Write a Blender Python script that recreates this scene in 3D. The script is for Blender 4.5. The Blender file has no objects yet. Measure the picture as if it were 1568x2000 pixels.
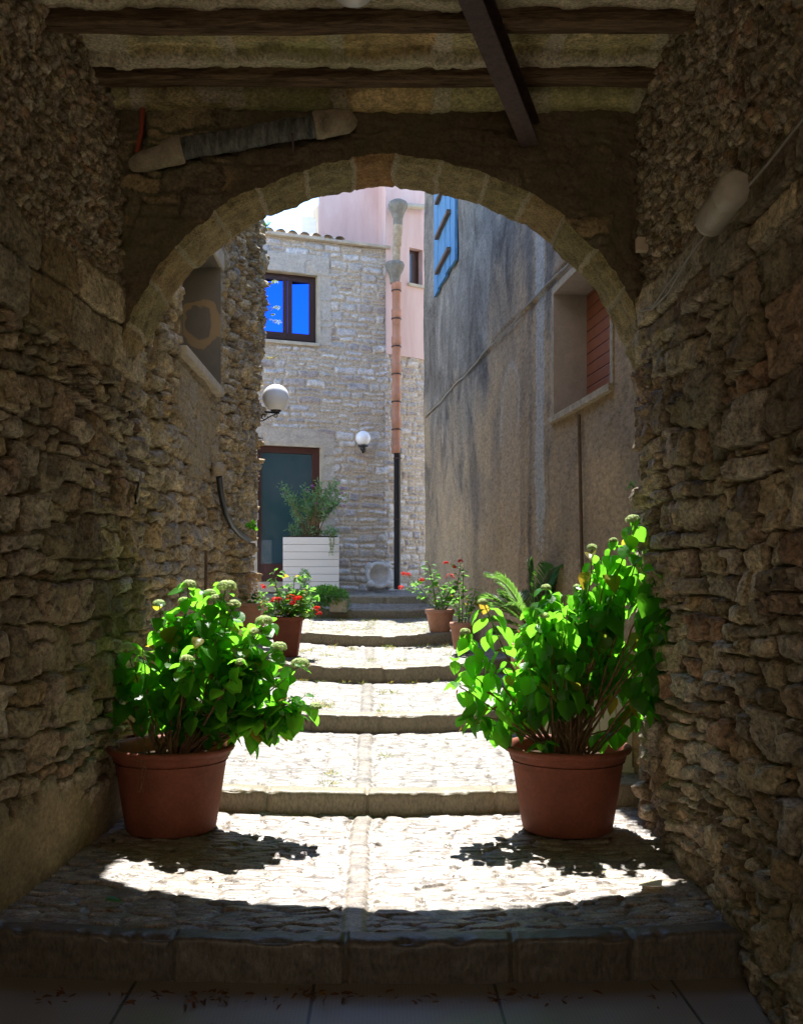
import bpy, math, random
import numpy as np
from mathutils import Vector, Matrix

C = bpy.context.scene.collection
scene = bpy.context.scene
R = math.radians
EYE = 1.41

# ------------------------------------------------------------------ camera
cd = bpy.data.cameras.new("camera")
cam = bpy.data.objects.new("camera", cd); C.objects.link(cam)
cam.location = (0, 0, EYE); cam.rotation_euler = (R(90), 0, 0)
cd.sensor_fit = 'AUTO'; cd.sensor_width = 36; cd.lens = 36
cd.shift_x = 0.022; cd.shift_y = 0.060
cd.clip_start = 0.05; cd.clip_end = 500
scene.camera = cam

# ------------------------------------------------------------------ world, sun, exposure
SUN_EL, SUN_AZ = 63.4, -2.0        # sun beyond the arch, a touch to the left
w = bpy.data.worlds.new("World"); scene.world = w; w.use_nodes = True
nt = w.node_tree; nt.nodes.clear()
sky = nt.nodes.new('ShaderNodeTexSky'); sky.sky_type = 'NISHITA'; sky.sun_disc = False
sky.sun_elevation = R(SUN_EL); sky.sun_rotation = R(SUN_AZ); sky.altitude = 1500
sky.air_density = 1.0; sky.dust_density = 0.0; sky.ozone_density = 2.5
bg = nt.nodes.new('ShaderNodeBackground'); bg.inputs[1].default_value = 0.15
wo = nt.nodes.new('ShaderNodeOutputWorld')
nt.links.new(sky.outputs[0], bg.inputs[0]); nt.links.new(bg.outputs[0], wo.inputs[0])
sd = bpy.data.lights.new("sun", 'SUN'); sd.energy = 3.0; sd.angle = R(0.5); sd.color = (1.0, 0.965, 0.92)
sun = bpy.data.objects.new("sun", sd); C.objects.link(sun)
sun.rotation_euler = (-R(90 - SUN_EL), 0, R(-SUN_AZ)); sun.location = (0, 10, 20)
scene.view_settings.view_transform = 'Standard'; scene.view_settings.look = 'None'
scene.view_settings.exposure = 2.18; scene.view_settings.gamma = 1
try:
    cy = scene.cycles
    cy.use_denoising = True; cy.max_bounces = 8; cy.diffuse_bounces = 6; cy.glossy_bounces = 3
    cy.transmission_bounces = 4; cy.transparent_max_bounces = 8
    cy.sample_clamp_indirect = 6.0; cy.use_adaptive_sampling = True; cy.adaptive_threshold = 0.012
    cy.caustics_reflective = False; cy.caustics_refractive = False
except Exception:
    pass

def W(px, py, Y):                       # a point of the photograph at a measured depth
    return Vector(((px - 740) / 2000 * Y, Y, EYE + (1120 - py) / 2000 * Y))

# ------------------------------------------------------------------ noise and masonry layouts
_rng = np.random.RandomState(7)
_tab = _rng.rand(512, 512)
def vnoise(x, y, seed=0):
    x = x + seed * 17.37 + 1000; y = y + seed * 9.71 + 1000
    xi = np.floor(x).astype(int); yi = np.floor(y).astype(int)
    fx = x - xi; fy = y - yi
    fx = fx * fx * (3 - 2 * fx); fy = fy * fy * (3 - 2 * fy)
    a = _tab[xi % 512, yi % 512]; b = _tab[(xi + 1) % 512, yi % 512]
    c = _tab[xi % 512, (yi + 1) % 512]; d = _tab[(xi + 1) % 512, (yi + 1) % 512]
    return (a * (1 - fx) + b * fx) * (1 - fy) + (c * (1 - fx) + d * fx) * fy
def fbm(x, y, s, oc=4, seed=0, gain=.5):
    r = 0; a = 1; t = 0; x = x / s; y = y / s
    for k in range(oc):
        # rotate each octave so that the lattice does not show
        cx, sx = math.cos(.6 * k + seed), math.sin(.6 * k + seed)
        r = r + a * vnoise(x * cx - y * sx, x * sx + y * cx, seed + 3 * k); t += a
        a *= gain; x = x * 2.03; y = y * 2.03
    return r / t - .5
def sst(x, a, b):
    t = np.clip((x - a) / (b - a), 0, 1); return t * t * (3 - 2 * t)

def stones(U, V, rowh, wid, split=.3, warp=(.05, .02), seed=0, rlow=.5, rhi=.12, au=1.0):
    """courses of irregular stones: distance to the joint, two random values, local offsets"""
    rs = np.random.RandomState(seed)
    u = U + fbm(U, V, rlow, 2, seed + 1) * warp[0] * 2 + fbm(U, V, rhi, 3, seed + 2) * warp[1] * 2
    v = V + fbm(U, V, rlow, 2, seed + 5) * warp[0] * 2 + fbm(U, V, rhi, 3, seed + 6) * warp[1] * 2
    v0, v1, u0, u1 = v.min() - .1, v.max() + .1, u.min() - .3, u.max() + .3
    vb = [v0]
    while vb[-1] < v1: vb.append(vb[-1] + rs.uniform(*rowh))
    vb = np.array(vb); row = np.clip(np.searchsorted(vb, v) - 1, 0, len(vb) - 2)
    L = np.zeros_like(u); Rr = L.copy(); B = L.copy(); T = L.copy(); r1 = L.copy(); r2 = L.copy(); r3 = L.copy()
    for k in range(len(vb) - 1):
        m = row == k
        ub = [u0 - rs.rand() * wid[1]]
        hh = vb[k + 1] - vb[k]
        while ub[-1] < u1 + wid[1]: ub.append(ub[-1] + rs.uniform(*wid) * (.6 + .5 * hh / (.5 * (rowh[0] + rowh[1]))))
        ub = np.array(ub); n = len(ub)
        sp = rs.rand(n) < split; fr = rs.uniform(.3, .7, n); su = rs.rand(n) < .35; fu = rs.uniform(.35, .65, n)
        ra = rs.rand(n, 4); rb = rs.rand(n, 4); rc = rs.rand(n, 4)
        if not m.any(): continue
        um = u[m]; vm = v[m]
        i = np.clip(np.searchsorted(ub, um) - 1, 0, n - 2)
        l = ub[i].copy(); r = ub[i + 1].copy(); b = np.full_like(um, vb[k]); t = np.full_like(um, vb[k + 1])
        sub = np.zeros(len(um), int)
        mid = b + fr[i] * (t - b); up = vm > mid
        s = sp[i]; t = np.where(s & ~up, mid, t); b = np.where(s & up, mid, b); sub = sub + (s & up)
        mu = l + fu[i] * (r - l); rt = um > mu
        s2 = su[i] & sp[i] & up; r = np.where(s2 & ~rt, mu, r); l = np.where(s2 & rt, mu, l); sub = sub + 2 * (s2 & rt)
        L[m] = l; Rr[m] = r; B[m] = b; T[m] = t
        r1[m] = ra[i, sub]; r2[m] = rb[i, sub]; r3[m] = rc[i, sub]
    du = np.minimum(u - L, Rr - u) * au; dv = np.minimum(v - B, T - v)
    k_ = .018                                       # rounded corners
    d = np.minimum(du, dv) - np.maximum(k_ - np.abs(du - dv), 0) ** 2 / (4 * k_)
    return dict(d=d, r1=r1, r2=r2, r3=r3, lu=u - (L + Rr) / 2, lv=v - (B + T) / 2)

def cells(x, y, sx, sy, seed=0, jit=.85):
    '''jittered cells: distance to the border, random values, offset from the cell centre (metres)'''
    x = x / sx + seed * 3.1 + 500; y = y / sy + seed * 7.7 + 500
    xi = np.floor(x).astype(int); yi = np.floor(y).astype(int)
    f1 = np.full(x.shape, 9.); f2 = f1.copy(); r = np.zeros(x.shape); r2 = r.copy(); ox = r.copy(); oy = r.copy()
    for dx in (-1, 0, 1):
        for dy in (-1, 0, 1):
            a = (xi + dx) % 512; b = (yi + dy) % 512
            px = xi + dx + .5 + (_tab[a, b] - .5) * jit; py = yi + dy + .5 + (_tab[(a + 101) % 512, (b + 57) % 512] - .5) * jit
            d = np.hypot(x - px, y - py); n = d < f1
            f2 = np.where(n, f1, np.minimum(f2, d)); f1 = np.where(n, d, f1)
            r = np.where(n, _tab[(a + 7) % 512, (b + 211) % 512], r); r2 = np.where(n, _tab[(a + 300) % 512, (b + 33) % 512], r2)
            ox = np.where(n, (x - px) * sx, ox); oy = np.where(n, (y - py) * sy, oy)
    return dict(d=(f2 - f1) * min(sx, sy) * .5, r1=r, r2=r2, r3=(r * 7.13 + r2 * 3.7) % 1, lu=ox, lv=oy)
def facets(U, V, sc, amp, tilt, seed, st=1.0):
    '''broken stone faces: small tilted planes'''
    w1 = fbm(U, V, sc * 1.5, 2, seed + 3) * sc; c = cells(U + w1, V - w1, sc * st, sc, seed)
    return (c['r1'] - .5) * amp + c['lu'] * (c['r2'] - .5) * tilt + c['lv'] * (c['r3'] - .5) * tilt - .25 * amp * (1 - sst(c['d'], 0, sc * .06))

def relief(s, joint=.02, depth=.045, jut=.05, tilt=.25, seed=0):
    m = sst(s['d'], .0, joint)
    h = -depth * (1 - m) + m * ((s['r2'] - .5) * jut + s['lu'] * (s['r3'] - .5) * tilt * 2 + s['lv'] * (s['r1'] - .5) * tilt * 2)
    return h, m

# ------------------------------------------------------------------ object helpers
def finish(o, label=None, cat=None, group=None, kind=None):
    if label: o['label'] = label
    if cat: o['category'] = cat
    if group: o['group'] = group
    if kind: o['kind'] = kind
    return o
def thing(name, label, cat, loc=(0, 0, 0), rz=0, group=None):
    o = bpy.data.objects.new(name, None); C.objects.link(o); o.location = loc; o.rotation_euler = (0, 0, rz)
    o.empty_display_size = .1
    return finish(o, label, cat, group)
def mesh_np(name, co, faces, mat, col=None, parent=None, smooth=True, loc=None):
    """co (n,3), faces (m,4) or (m,3) int arrays; col (n,4) point colours named st"""
    me = bpy.data.meshes.new(name); n = len(co); faces = np.asarray(faces); k = faces.shape[1]
    me.vertices.add(n); me.vertices.foreach_set('co', np.ascontiguousarray(co, dtype=np.float32).ravel())
    me.loops.add(faces.size); me.loops.foreach_set('vertex_index', faces.astype(np.int32).ravel())
    me.polygons.add(len(faces)); me.polygons.foreach_set('loop_start', np.arange(0, faces.size, k, dtype=np.int32))
    me.update(calc_edges=True); me.validate()
    me.polygons.foreach_set('use_smooth', np.full(len(me.polygons), smooth))
    if col is not None:
        a = me.attributes.new('st', 'FLOAT_COLOR', 'POINT')
        a.data.foreach_set('color', np.ascontiguousarray(col, dtype=np.float32).ravel())
    me.materials.append(mat)
    o = bpy.data.objects.new(name, me); C.objects.link(o)
    if parent: o.parent = parent
    if loc is not None: o.location = loc
    return o
def grid_mesh(name, P, col, mat, parent=None, keep=None, flip=False, smooth=True):
    nu, nv = P.shape[:2]
    idx = np.arange(nu * nv).reshape(nu, nv)
    f = np.stack([idx[:-1, :-1], idx[1:, :-1], idx[1:, 1:], idx[:-1, 1:]], -1)
    if flip: f = f[..., ::-1]
    if keep is not None:
        kc = keep[:-1, :-1] & keep[1:, :-1] & keep[1:, 1:] & keep[:-1, 1:]
        f = f[kc]
    return mesh_np(name, P.reshape(-1, 3), f.reshape(-1, 4), mat, None if col is None else col.reshape(-1, 4), parent, smooth)

class MB:
    """collects simple shapes into ONE mesh"""
    def __init__(s): s.v = []; s.f = []; s.sm = []
    def add(s, vs, fs, smooth=False):
        o = len(s.v); s.v += [tuple(v) for v in vs]; s.f += [tuple(i + o for i in f) for f in fs]; s.sm += [smooth] * len(fs)
        return s
    def box(s, c, d, rz=0, M=None, jit=0):
        x, y, z = d[0] / 2, d[1] / 2, d[2] / 2
        vs = [Vector((a * x, b * y, e * z)) for a in (-1, 1) for b in (-1, 1) for e in (-1, 1)]
        m = Matrix.Rotation(rz, 3, 'Z') if M is None else M
        vs = [m @ v + Vector(c) + Vector([random.uniform(-jit, jit) for _ in range(3)]) for v in vs]
        return s.add(vs, [(0, 1, 3, 2), (4, 6, 7, 5), (0, 4, 5, 1), (2, 3, 7, 6), (0, 2, 6, 4), (1, 5, 7, 3)])
    def box2(s, a, b): return s.box([(a[i] + b[i]) / 2 for i in range(3)], [abs(b[i] - a[i]) for i in range(3)])
    def tube(s, pts, r, n=8, cap=True, smooth=True):
        pts = [Vector(p) for p in pts]; rr = r if isinstance(r, (list, tuple)) else [r] * len(pts)
        vs = []; up = None
        for i, p in enumerate(pts):
            t = (pts[min(i + 1, len(pts) - 1)] - pts[max(i - 1, 0)]).normalized()
            if up is None: up = t.orthogonal().normalized()
            up = (up - t * up.dot(t)).normalized(); b = t.cross(up)
            for k in range(n):
                a = 2 * math.pi * k / n; vs.append(p + (up * math.cos(a) + b * math.sin(a)) * rr[i])
        fs = []
        for i in range(len(pts) - 1):
            for k in range(n): fs.append((i * n + k, i * n + (k + 1) % n, (i + 1) * n + (k + 1) % n, (i + 1) * n + k))
        s.add(vs, fs, smooth)
        if cap:
            s.add([vs[k] for k in range(n)], [tuple(range(n))[::-1]]); s.add(vs[-n:], [tuple(range(n))])
        return s
    def lathe(s, prof, c=(0, 0, 0), n=48, M=None, wob=0):
        vs = []; c = Vector(c)
        for (r, z) in prof:
            for k in range(n):
                a = 2 * math.pi * k / n; rr = r * (1 + wob * math.sin(3 * a + z * 5))
                v = Vector((rr * math.cos(a), rr * math.sin(a), z)); v = (M @ v if M is not None else v) + c; vs.append(v)
        fs = [(i * n + k, i * n + (k + 1) % n, (i + 1) * n + (k + 1) % n, (i + 1) * n + k) for i in range(len(prof) - 1) for k in range(n)]
        return s.add(vs, fs, True)
    def build(s, name, mat, parent=None, loc=None, bevel=0):
        me = bpy.data.meshes.new(name); me.from_pydata(s.v, [], s.f); me.validate(); me.update()
        if len(me.polygons) == len(s.sm): me.polygons.foreach_set('use_smooth', s.sm)
        me.materials.append(mat)
        o = bpy.data.objects.new(name, me); C.objects.link(o)
        if parent: o.parent = parent
        if loc is not None: o.location = loc
        if bevel:
            b = o.modifiers.new('bevel', 'BEVEL'); b.width = bevel; b.segments = 2; b.limit_method = 'ANGLE'
        return o

# ------------------------------------------------------------------ materials
class N:
    def __init__(s, name):
        s.m = bpy.data.materials.new(name); s.m.use_nodes = True; s.t = s.m.node_tree; s.t.nodes.clear()
        s.out = s.t.nodes.new('ShaderNodeOutputMaterial')
    def n(s, typ, **kw):
        nd = s.t.nodes.new('ShaderNode' + typ)
        for k, v in kw.items(): setattr(nd, k, v)
        return nd
    def l(s, a, b): s.t.links.new(a, b)
    def setin(s, sock, v):
        if hasattr(v, 'is_output') or isinstance(v, bpy.types.NodeSocket): s.l(v, sock)
        else: sock.default_value = v
    def coord(s, scale=(1, 1, 1), kind='Object'):
        tc = s.n('TexCoord'); mp = s.n('Mapping'); mp.inputs['Scale'].default_value = scale
        s.l(tc.outputs[kind], mp.inputs[0]); return mp.outputs[0]
    def noise(s, scale, detail=4, rough=.55, vec=None, dist=0):
        nd = s.n('TexNoise'); nd.inputs['Scale'].default_value = scale; nd.inputs['Detail'].default_value = detail
        nd.inputs['Roughness'].default_value = rough; nd.inputs['Distortion'].default_value = dist
        s.l(vec if vec is not None else s.coord(), nd.inputs['Vector']); return nd.outputs['Fac']
    def ramp(s, fac, stops, interp='LINEAR'):
        r = s.n('ValToRGB'); e = r.color_ramp.elements; r.color_ramp.interpolation = interp
        while len(e) < len(stops): e.new(.5)
        for i, (p, c) in enumerate(stops):
            e[i].position = p; e[i].color = (c, c, c, 1) if isinstance(c, (int, float)) else (*c, 1)
        s.l(fac, r.inputs[0]); return r.outputs[0]
    def mix(s, fac, a, b, mode='MIX'):
        m = s.n('Mix', data_type='RGBA', blend_type=mode)
        s.setin(m.inputs[0], fac)
        for sock, v in ((m.inputs[6], a), (m.inputs[7], b)):
            s.setin(sock, (*v, 1) if isinstance(v, tuple) and len(v) == 3 else v)
        return m.outputs[2]
    def math(s, op, a, b=0.0, clamp=False):
        m = s.n('Math', operation=op, use_clamp=clamp); s.setin(m.inputs[0], a); s.setin(m.inputs[1], b); return m.outputs[0]
    def attr(s, name='st'):
        a = s.n('Attribute', attribute_name=name); sp = s.n('SeparateColor'); s.l(a.outputs['Color'], sp.inputs[0])
        return sp.outputs[0], sp.outputs[1], sp.outputs[2], a.outputs['Alpha']
    def bump(s, h, strength=.5, dist=.01):
        b = s.n('Bump'); b.inputs['Strength'].default_value = strength; b.inputs['Distance'].default_value = dist
        s.l(h, b.inputs['Height']); return b.outputs[0]
    def pbr(s, col, rough=.8, nrm=None, metal=0, spec=.4, **kw):
        p = s.n('BsdfPrincipled'); s.setin(p.inputs['Base Color'], (*col, 1) if isinstance(col, tuple) and len(col) == 3 else col)
        s.setin(p.inputs['Roughness'], rough); p.inputs['Metallic'].default_value = metal
        p.inputs['Specular IOR Level'].default_value = spec
        if nrm is not None: s.l(nrm, p.inputs['Normal'])
        for k, v in kw.items(): p.inputs[k.replace('_', ' ')].default_value = v
        s.l(p.outputs[0], s.out.inputs[0]); return s.m

def masonry(name, pal, mortar, plaster, moss=(.10, .115, .035), mossamt=.35, rough=.85, spec=.3, bumpd=.012, grain=1.0, cvs=(1.3, 1.3, .55), dim=1.0, con=1.0):
    pal = [tuple(x * dim for x in p) for p in pal]; mortar = tuple(x * dim for x in mortar); plaster = tuple(x * dim for x in plaster); moss = tuple(x * dim for x in moss)
    """st: R random per stone, G stone/joint, B plaster"""
    m = N(name); r, g, b, a = m.attr()
    c0 = m.coord((1, 1, 1)); cv = m.coord(cvs)
    base = m.ramp(r, [(i / (len(pal) - 1), p) for i, p in enumerate(pal)])
    n1 = m.noise(9 * (grain if grain < .5 else 1), 6, .65, cv, .6); n2 = m.noise(55 * grain, 5, .7, cv, .3); n3 = m.noise(1.1, 4, .6, c0)
    v1 = m.ramp(n1, [(.28, 1 - .58 * con), (.5, .97), (.72, 1 + .55 * con)])
    v2 = m.ramp(n2, [(.34, 1 - .58 * con), (.5, 1.0), (.66, 1 + .5 * con)])
    base = m.mix(1, m.mix(1, base, v1, 'MULTIPLY'), v2, 'MULTIPLY')
    mort = m.mix(1, mortar, v2, 'MULTIPLY')
    gj = m.ramp(m.math('ADD', g, m.math('MULTIPLY', m.math('SUBTRACT', n2, .5), .5)), [(.25, 0.0), (.7, 1.0)])
    col = m.mix(gj, mort, base)
    pl = m.mix(m.ramp(n1, [(.3, 0.0), (.7, 1.0)]), plaster, tuple(x * .62 for x in plaster))
    pl = m.mix(.55, pl, m.mix(1, pl, v2, 'MULTIPLY'))
    col = m.mix(b, col, pl)
    mm = m.math('MULTIPLY', m.ramp(m.math('ADD', m.math('MULTIPLY', n3, .7), m.math('MULTIPLY', n1, .3)), [(.46, 0.0), (.64, 1.0)]), mossamt)
    col = m.mix(mm, col, moss)
    hh = m.math('ADD', m.math('MULTIPLY', n1, .7), m.math('MULTIPLY', n2, .45))
    return m.pbr(col, rough, m.bump(hh, .9, bumpd), spec=spec)

M = {}
M['rubble'] = masonry('rubble_stone', [(.30, .21, .12), (.16, .125, .09), (.47, .38, .25), (.22, .18, .13), (.42, .37, .29), (.27, .165, .10), (.36, .31, .25), (.19, .15, .09)],
                      (.15, .11, .068), (.36, .28, .17), moss=(.12, .125, .045), mossamt=.36, dim=1.36, cvs=(1.2, .65, .95), bumpd=.016)
M['alley_rubble'] = masonry('alley_rubble_stone', [(.42, .30, .16), (.30, .25, .18), (.48, .38, .22), (.34, .31, .27), (.52, .43, .28), (.38, .26, .13)],
                      (.28, .20, .11), (.38, .32, .22), mossamt=.15, dim=1.05, cvs=(1, .4, .9), bumpd=.016)
M['arch_ring'] = masonry('arch_ashlar', [(.42, .30, .15), (.34, .29, .14), (.45, .35, .19), (.32, .28, .14), (.46, .26, .11)],
                      (.52, .44, .30), (.40, .30, .16), moss=(.15, .16, .05), mossamt=.4, grain=1.4, dim=.80, cvs=(1.2, 1.2, 1.2))
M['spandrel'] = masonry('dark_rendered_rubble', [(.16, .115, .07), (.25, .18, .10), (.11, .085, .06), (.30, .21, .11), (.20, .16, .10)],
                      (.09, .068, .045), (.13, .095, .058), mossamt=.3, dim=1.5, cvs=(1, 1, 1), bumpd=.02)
M['ceiling'] = masonry('ceiling_slabs', [(.46, .38, .20), (.40, .35, .19), (.50, .41, .22), (.46, .30, .15)],
                      (.50, .43, .32), (.42, .36, .26), moss=(.22, .24, .07), mossamt=.5, bumpd=.010, dim=1.4, cvs=(1, 1.4, 1))
M['facade'] = masonry('facade_stone', [(.47, .45, .43), (.64, .58, .50), (.36, .34, .35), (.78, .76, .73), (.57, .49, .40), (.68, .67, .67), (.42, .34, .30), (.58, .56, .53)],
                      (.58, .49, .38), (.66, .59, .49), mossamt=0.0, bumpd=.006, grain=.7, cvs=(.9, .9, 1.1), con=.6, dim=.88)
M['paving'] = masonry('paving_stone', [(.42, .39, .34), (.50, .46, .40), (.36, .33, .28), (.56, .52, .46), (.46, .40, .32)],
                      (.20, .165, .12), (.66, .55, .36), moss=(.22, .23, .10), mossamt=.12, rough=.5, spec=.35, bumpd=.005, dim=.47)
M['paving_dark'] = masonry('dark_kerb_paving', [(.30, .26, .22), (.36, .32, .28), (.24, .20, .17), (.40, .36, .31), (.30, .25, .19)],
                      (.19, .15, .11), (.075, .052, .034), moss=(.15, .15, .07), mossamt=.15, rough=.42, spec=.5, bumpd=.005, dim=.80)  # lowest step: much darker kerb colour, smoother surface
def simple(name, col, rough=.7, spec=.4, metal=0, var=.25, sc=8, bs=.3, bd=.003, vec=(1, 1, 1), bsc=60, **kw):
    m = N(name); c = m.coord(vec)
    n1 = m.noise(sc, 5, .6, c); n2 = m.noise(bsc, 4, .6, c)
    v = m.ramp(n1, [(.25, 1 - var), (.5, 1.0), (.75, 1 + var)]); v = m.mix(.5, v, m.mix(1, v, m.ramp(n2, [(.3, 1 - var), (.7, 1 + var)]), 'MULTIPLY'))
    col = m.mix(1, (*col, 1), v, 'MULTIPLY')
    return m.pbr(col, rough, m.bump(n2, bs, bd), metal, spec, **kw)
M['terracotta'] = simple('terracotta', (.22, .066, .037), .66, .3, var=.30, sc=4, bs=.35, bd=.002)
M['terracotta_light'] = simple('terracotta_light', (.47, .24, .165), .7, .3, var=.2, sc=7)
M['soil'] = simple('soil', (.06, .04, .025), .95, .1, var=.5, sc=30, bs=1, bd=.02)
M['bark'] = simple('stem_bark', (.20, .115, .06), .8, .2, var=.4, sc=30)
M['stem_green'] = simple('green_stem', (.13, .20, .05), .6, .3, var=.3, sc=20)
M['black_iron'] = simple('black_iron', (.018, .018, .02), .45, .5, var=.3, sc=20)
M['black_plastic'] = simple('black_plastic', (.012, .013, .018), .35, .5, var=.3, sc=6)
M['white_paint'] = simple('white_painted_board', (.78, .76, .72), .55, .4, var=.05, sc=3, vec=(1, 1, 6))
M['dark_wood'] = simple('dark_brown_wood', (.045, .018, .012), .4, .5, var=.3, sc=6, vec=(8, 8, 1))
M['timber'] = None
M['globe'] = N('opal_glass').pbr((.92, .92, .92), .25, spec=.5, Subsurface_Weight=.0)
M['steel'] = simple('rusty_painted_steel', (.085, .05, .045), .7, .4, metal=.0, var=.45, sc=25, bs=.8, bd=.003)
M['grey_pipe'] = simple('grey_cement_pipe', (.13, .13, .12), .85, .3, var=.8, sc=9, vec=(4, 1, 1))
M['cement'] = simple('rough_cement', (.40, .33, .235), .95, .2, var=.35, sc=14, bs=.9, bd=.01)
M['red_pipe'] = simple('red_painted_pipe', (.33, .06, .025), .6, .4, var=.2)
M['plain_stone'] = simple('pale_cut_stone', (.50, .44, .34), .85, .25, var=.22, sc=7, bs=.8, bd=.006)
M['grey_stone'] = simple('grey_carved_stone', (.60, .58, .54), .85, .25, var=.25, sc=12, bs=.9, bd=.006)
M['iron_stain'] = simple('weathered_brown_batten', (.13, .085, .055), .8, .3, var=.3)
M['cream_plastic'] = simple('cream_plastic', (.62, .50, .36), .5, .4, var=.1)
M['lamp_plastic'] = simple('milky_ribbed_plastic', (.50, .45, .36), .5, .5, var=.1, sc=4)
M['cable'] = simple('grey_cable', (.33, .31, .27), .6, .4)
M['clay_tile'] = simple('clay_roof_tile', (.60, .47, .34), .9, .2, var=.4, sc=9)
M['paper'] = simple('paper', (.85, .76, .52), .8, .2, var=.05)

def timber():
    m = N('old_timber'); c = m.coord((.8, 9, 9)); n1 = m.noise(3.2, 8, .7, c, 1.2); n2 = m.noise(14, 6, .7, c, .6)
    col = m.ramp(n1, [(.28, (.04, .025, .015)), (.45, (.16, .10, .055)), (.6, (.32, .21, .12)), (.8, (.14, .09, .05))])
    col = m.mix(1, col, m.ramp(n2, [(.3, .45), (.55, 1.1), (.8, 1.4)]), 'MULTIPLY')
    return m.pbr(col, .85, m.bump(m.math('ADD', n1, n2), 1, .02), spec=.25)
M['timber'] = timber()
def blue_paint():
    m = N('weathered_blue_boards'); c = m.coord((1, 14, .8)); n = m.noise(5, 7, .7, c, .5); n2 = m.noise(40, 4, .7, c)
    col = m.ramp(n, [(.3, (.04, .11, .22)), (.5, (.09, .23, .40)), (.66, (.16, .33, .50)), (.8, (.35, .45, .50))])
    return m.pbr(col, .75, m.bump(n2, .5, .004), spec=.25)
M['blue_boards'] = blue_paint()
def red_boards():
    m = N('red_brown_shutter_boards'); tc = m.n('TexCoord'); sp = m.n('SeparateXYZ'); m.l(tc.outputs['Object'], sp.inputs[0])
    k = m.math('FRACT', m.math('MULTIPLY', sp.outputs[2], 11.0)); n = m.noise(12, 4)
    col = m.mix(m.ramp(k, [(.0, 1.0), (.07, 0.0), (.93, 0.0), (1, 1.0)]), m.mix(n, (.36, .135, .07), (.27, .095, .05)), (.10, .03, .02))
    return m.pbr(col, .6, m.bump(m.ramp(k, [(0, 0.0), (.1, 1.0), (.9, 1.0), (1, 0.0)]), .8, .01))
M['red_boards'] = red_boards()
def pink():
    m = N('pink_render'); c = m.coord((2.2, 2.2, .5)); n = m.noise(1.6, 6, .65, c, .4); n2 = m.noise(60, 3)
    col = m.ramp(n, [(.3, (.62, .43, .38)), (.5, (.69, .50, .45)), (.7, (.74, .57, .52))])
    return m.pbr(col, .9, m.bump(n2, .2, .003), spec=.15)
M['pink'] = pink()
def glass(name, col, rough=.03):
    return N(name).pbr(col, rough, metal=1.0, spec=.5)
M['sky_tint_glass'] = glass('sky_tinted_mirror_pane', (.012, .10, .88), .05)  # blue of the mirrored sky is put into the metal tint
M['door_glass'] = N('dark_door_glass').pbr((.035, .075, .09), .08, spec=1.0)
def alleyplaster():
    # st: R pale stripe, G grey weathering, B new patch, A outline of the patch
    m = N('weathered_plaster'); r, g, b, a = m.attr()
    cs = m.coord((.8, .55, .42)); n1 = m.noise(2.4, 8, .72, cs, .8); n2 = m.noise(34, 6, .8, m.coord((.6, .4, 1))); n3 = m.noise(2.2, 5, .6, m.coord((.7, .6, .7)))
    n4 = m.noise(9, 8, .82, m.coord((.6, .5, .75)), .6)
    tan = m.mix(m.ramp(n3, [(.35, 0.0), (.65, 1.0)]), (.52, .37, .215), (.40, .295, .18))
    tan = m.mix(m.ramp(n1, [(.45, 0.0), (.7, .8)]), tan, (.22, .18, .14))
    grey = m.mix(m.ramp(n1, [(.3, 0.0), (.62, 1.0)]), (.35, .31, .25), (.12, .10, .08))
    gg = m.ramp(m.math('ADD', g, m.math('MULTIPLY', m.math('SUBTRACT', n1, .5), 1.1)), [(.25, 0.0), (.75, 1.0)])
    col = m.mix(gg, tan, grey)
    col = m.mix(m.ramp(n4, [(.56, 0.0), (.75, .75)]), col, (.13, .10, .075))
    col = m.mix(m.math('MULTIPLY', b, .85), col, (.50, .37, .23))
    col = m.mix(m.math('MULTIPLY', a, .5), col, (.52, .47, .40))
    rr = m.ramp(m.math('ADD', r, m.math('MULTIPLY', m.math('SUBTRACT', n2, .5), 1.3)), [(.22, 0.0), (.5, 1.0)])
    col = m.mix(m.math('MULTIPLY', rr, .75), col, (.46, .46, .42))
    col = m.mix(1, col, m.ramp(n2, [(.3, .45), (.5, 1.0), (.7, 1.4)]), 'MULTIPLY')
    return m.pbr(col, .92, m.bump(m.math('ADD', m.math('MULTIPLY', n2, .6), n4), 1, .014), spec=.15)
M['alley_plaster'] = alleyplaster()
def niche():
    m = N('niche_render'); tc = m.coord(); n = m.noise(2.6, 3, .5, tc, 1.0); n2 = m.noise(30, 5, .7); n3 = m.noise(6, 5, .6)
    tc0 = m.n('TexCoord'); sp = m.n('SeparateXYZ'); m.l(tc0.outputs['Object'], sp.inputs[0])
    dd = m.math('SQRT', m.math('ADD', m.math('POWER', m.math('ADD', sp.outputs[0], 1.60), 2), m.math('POWER', m.math('MULTIPLY', m.math('SUBTRACT', sp.outputs[2], 3.66), .75), 2)))
    ring = m.ramp(m.math('ADD', dd, m.math('MULTIPLY', m.math('SUBTRACT', n, .5), .35)), [(.07, 0.0), (.085, 1.0), (.14, 1.0), (.155, 0.0)])
    col = m.mix(n3, (.23, .20, .155), (.15, .135, .11)); col = m.mix(m.math('MULTIPLY', ring, .85), col, (.42, .29, .15))
    return m.pbr(col, .9, m.bump(n2, .6, .006), spec=.2)
M['niche'] = niche()
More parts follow.
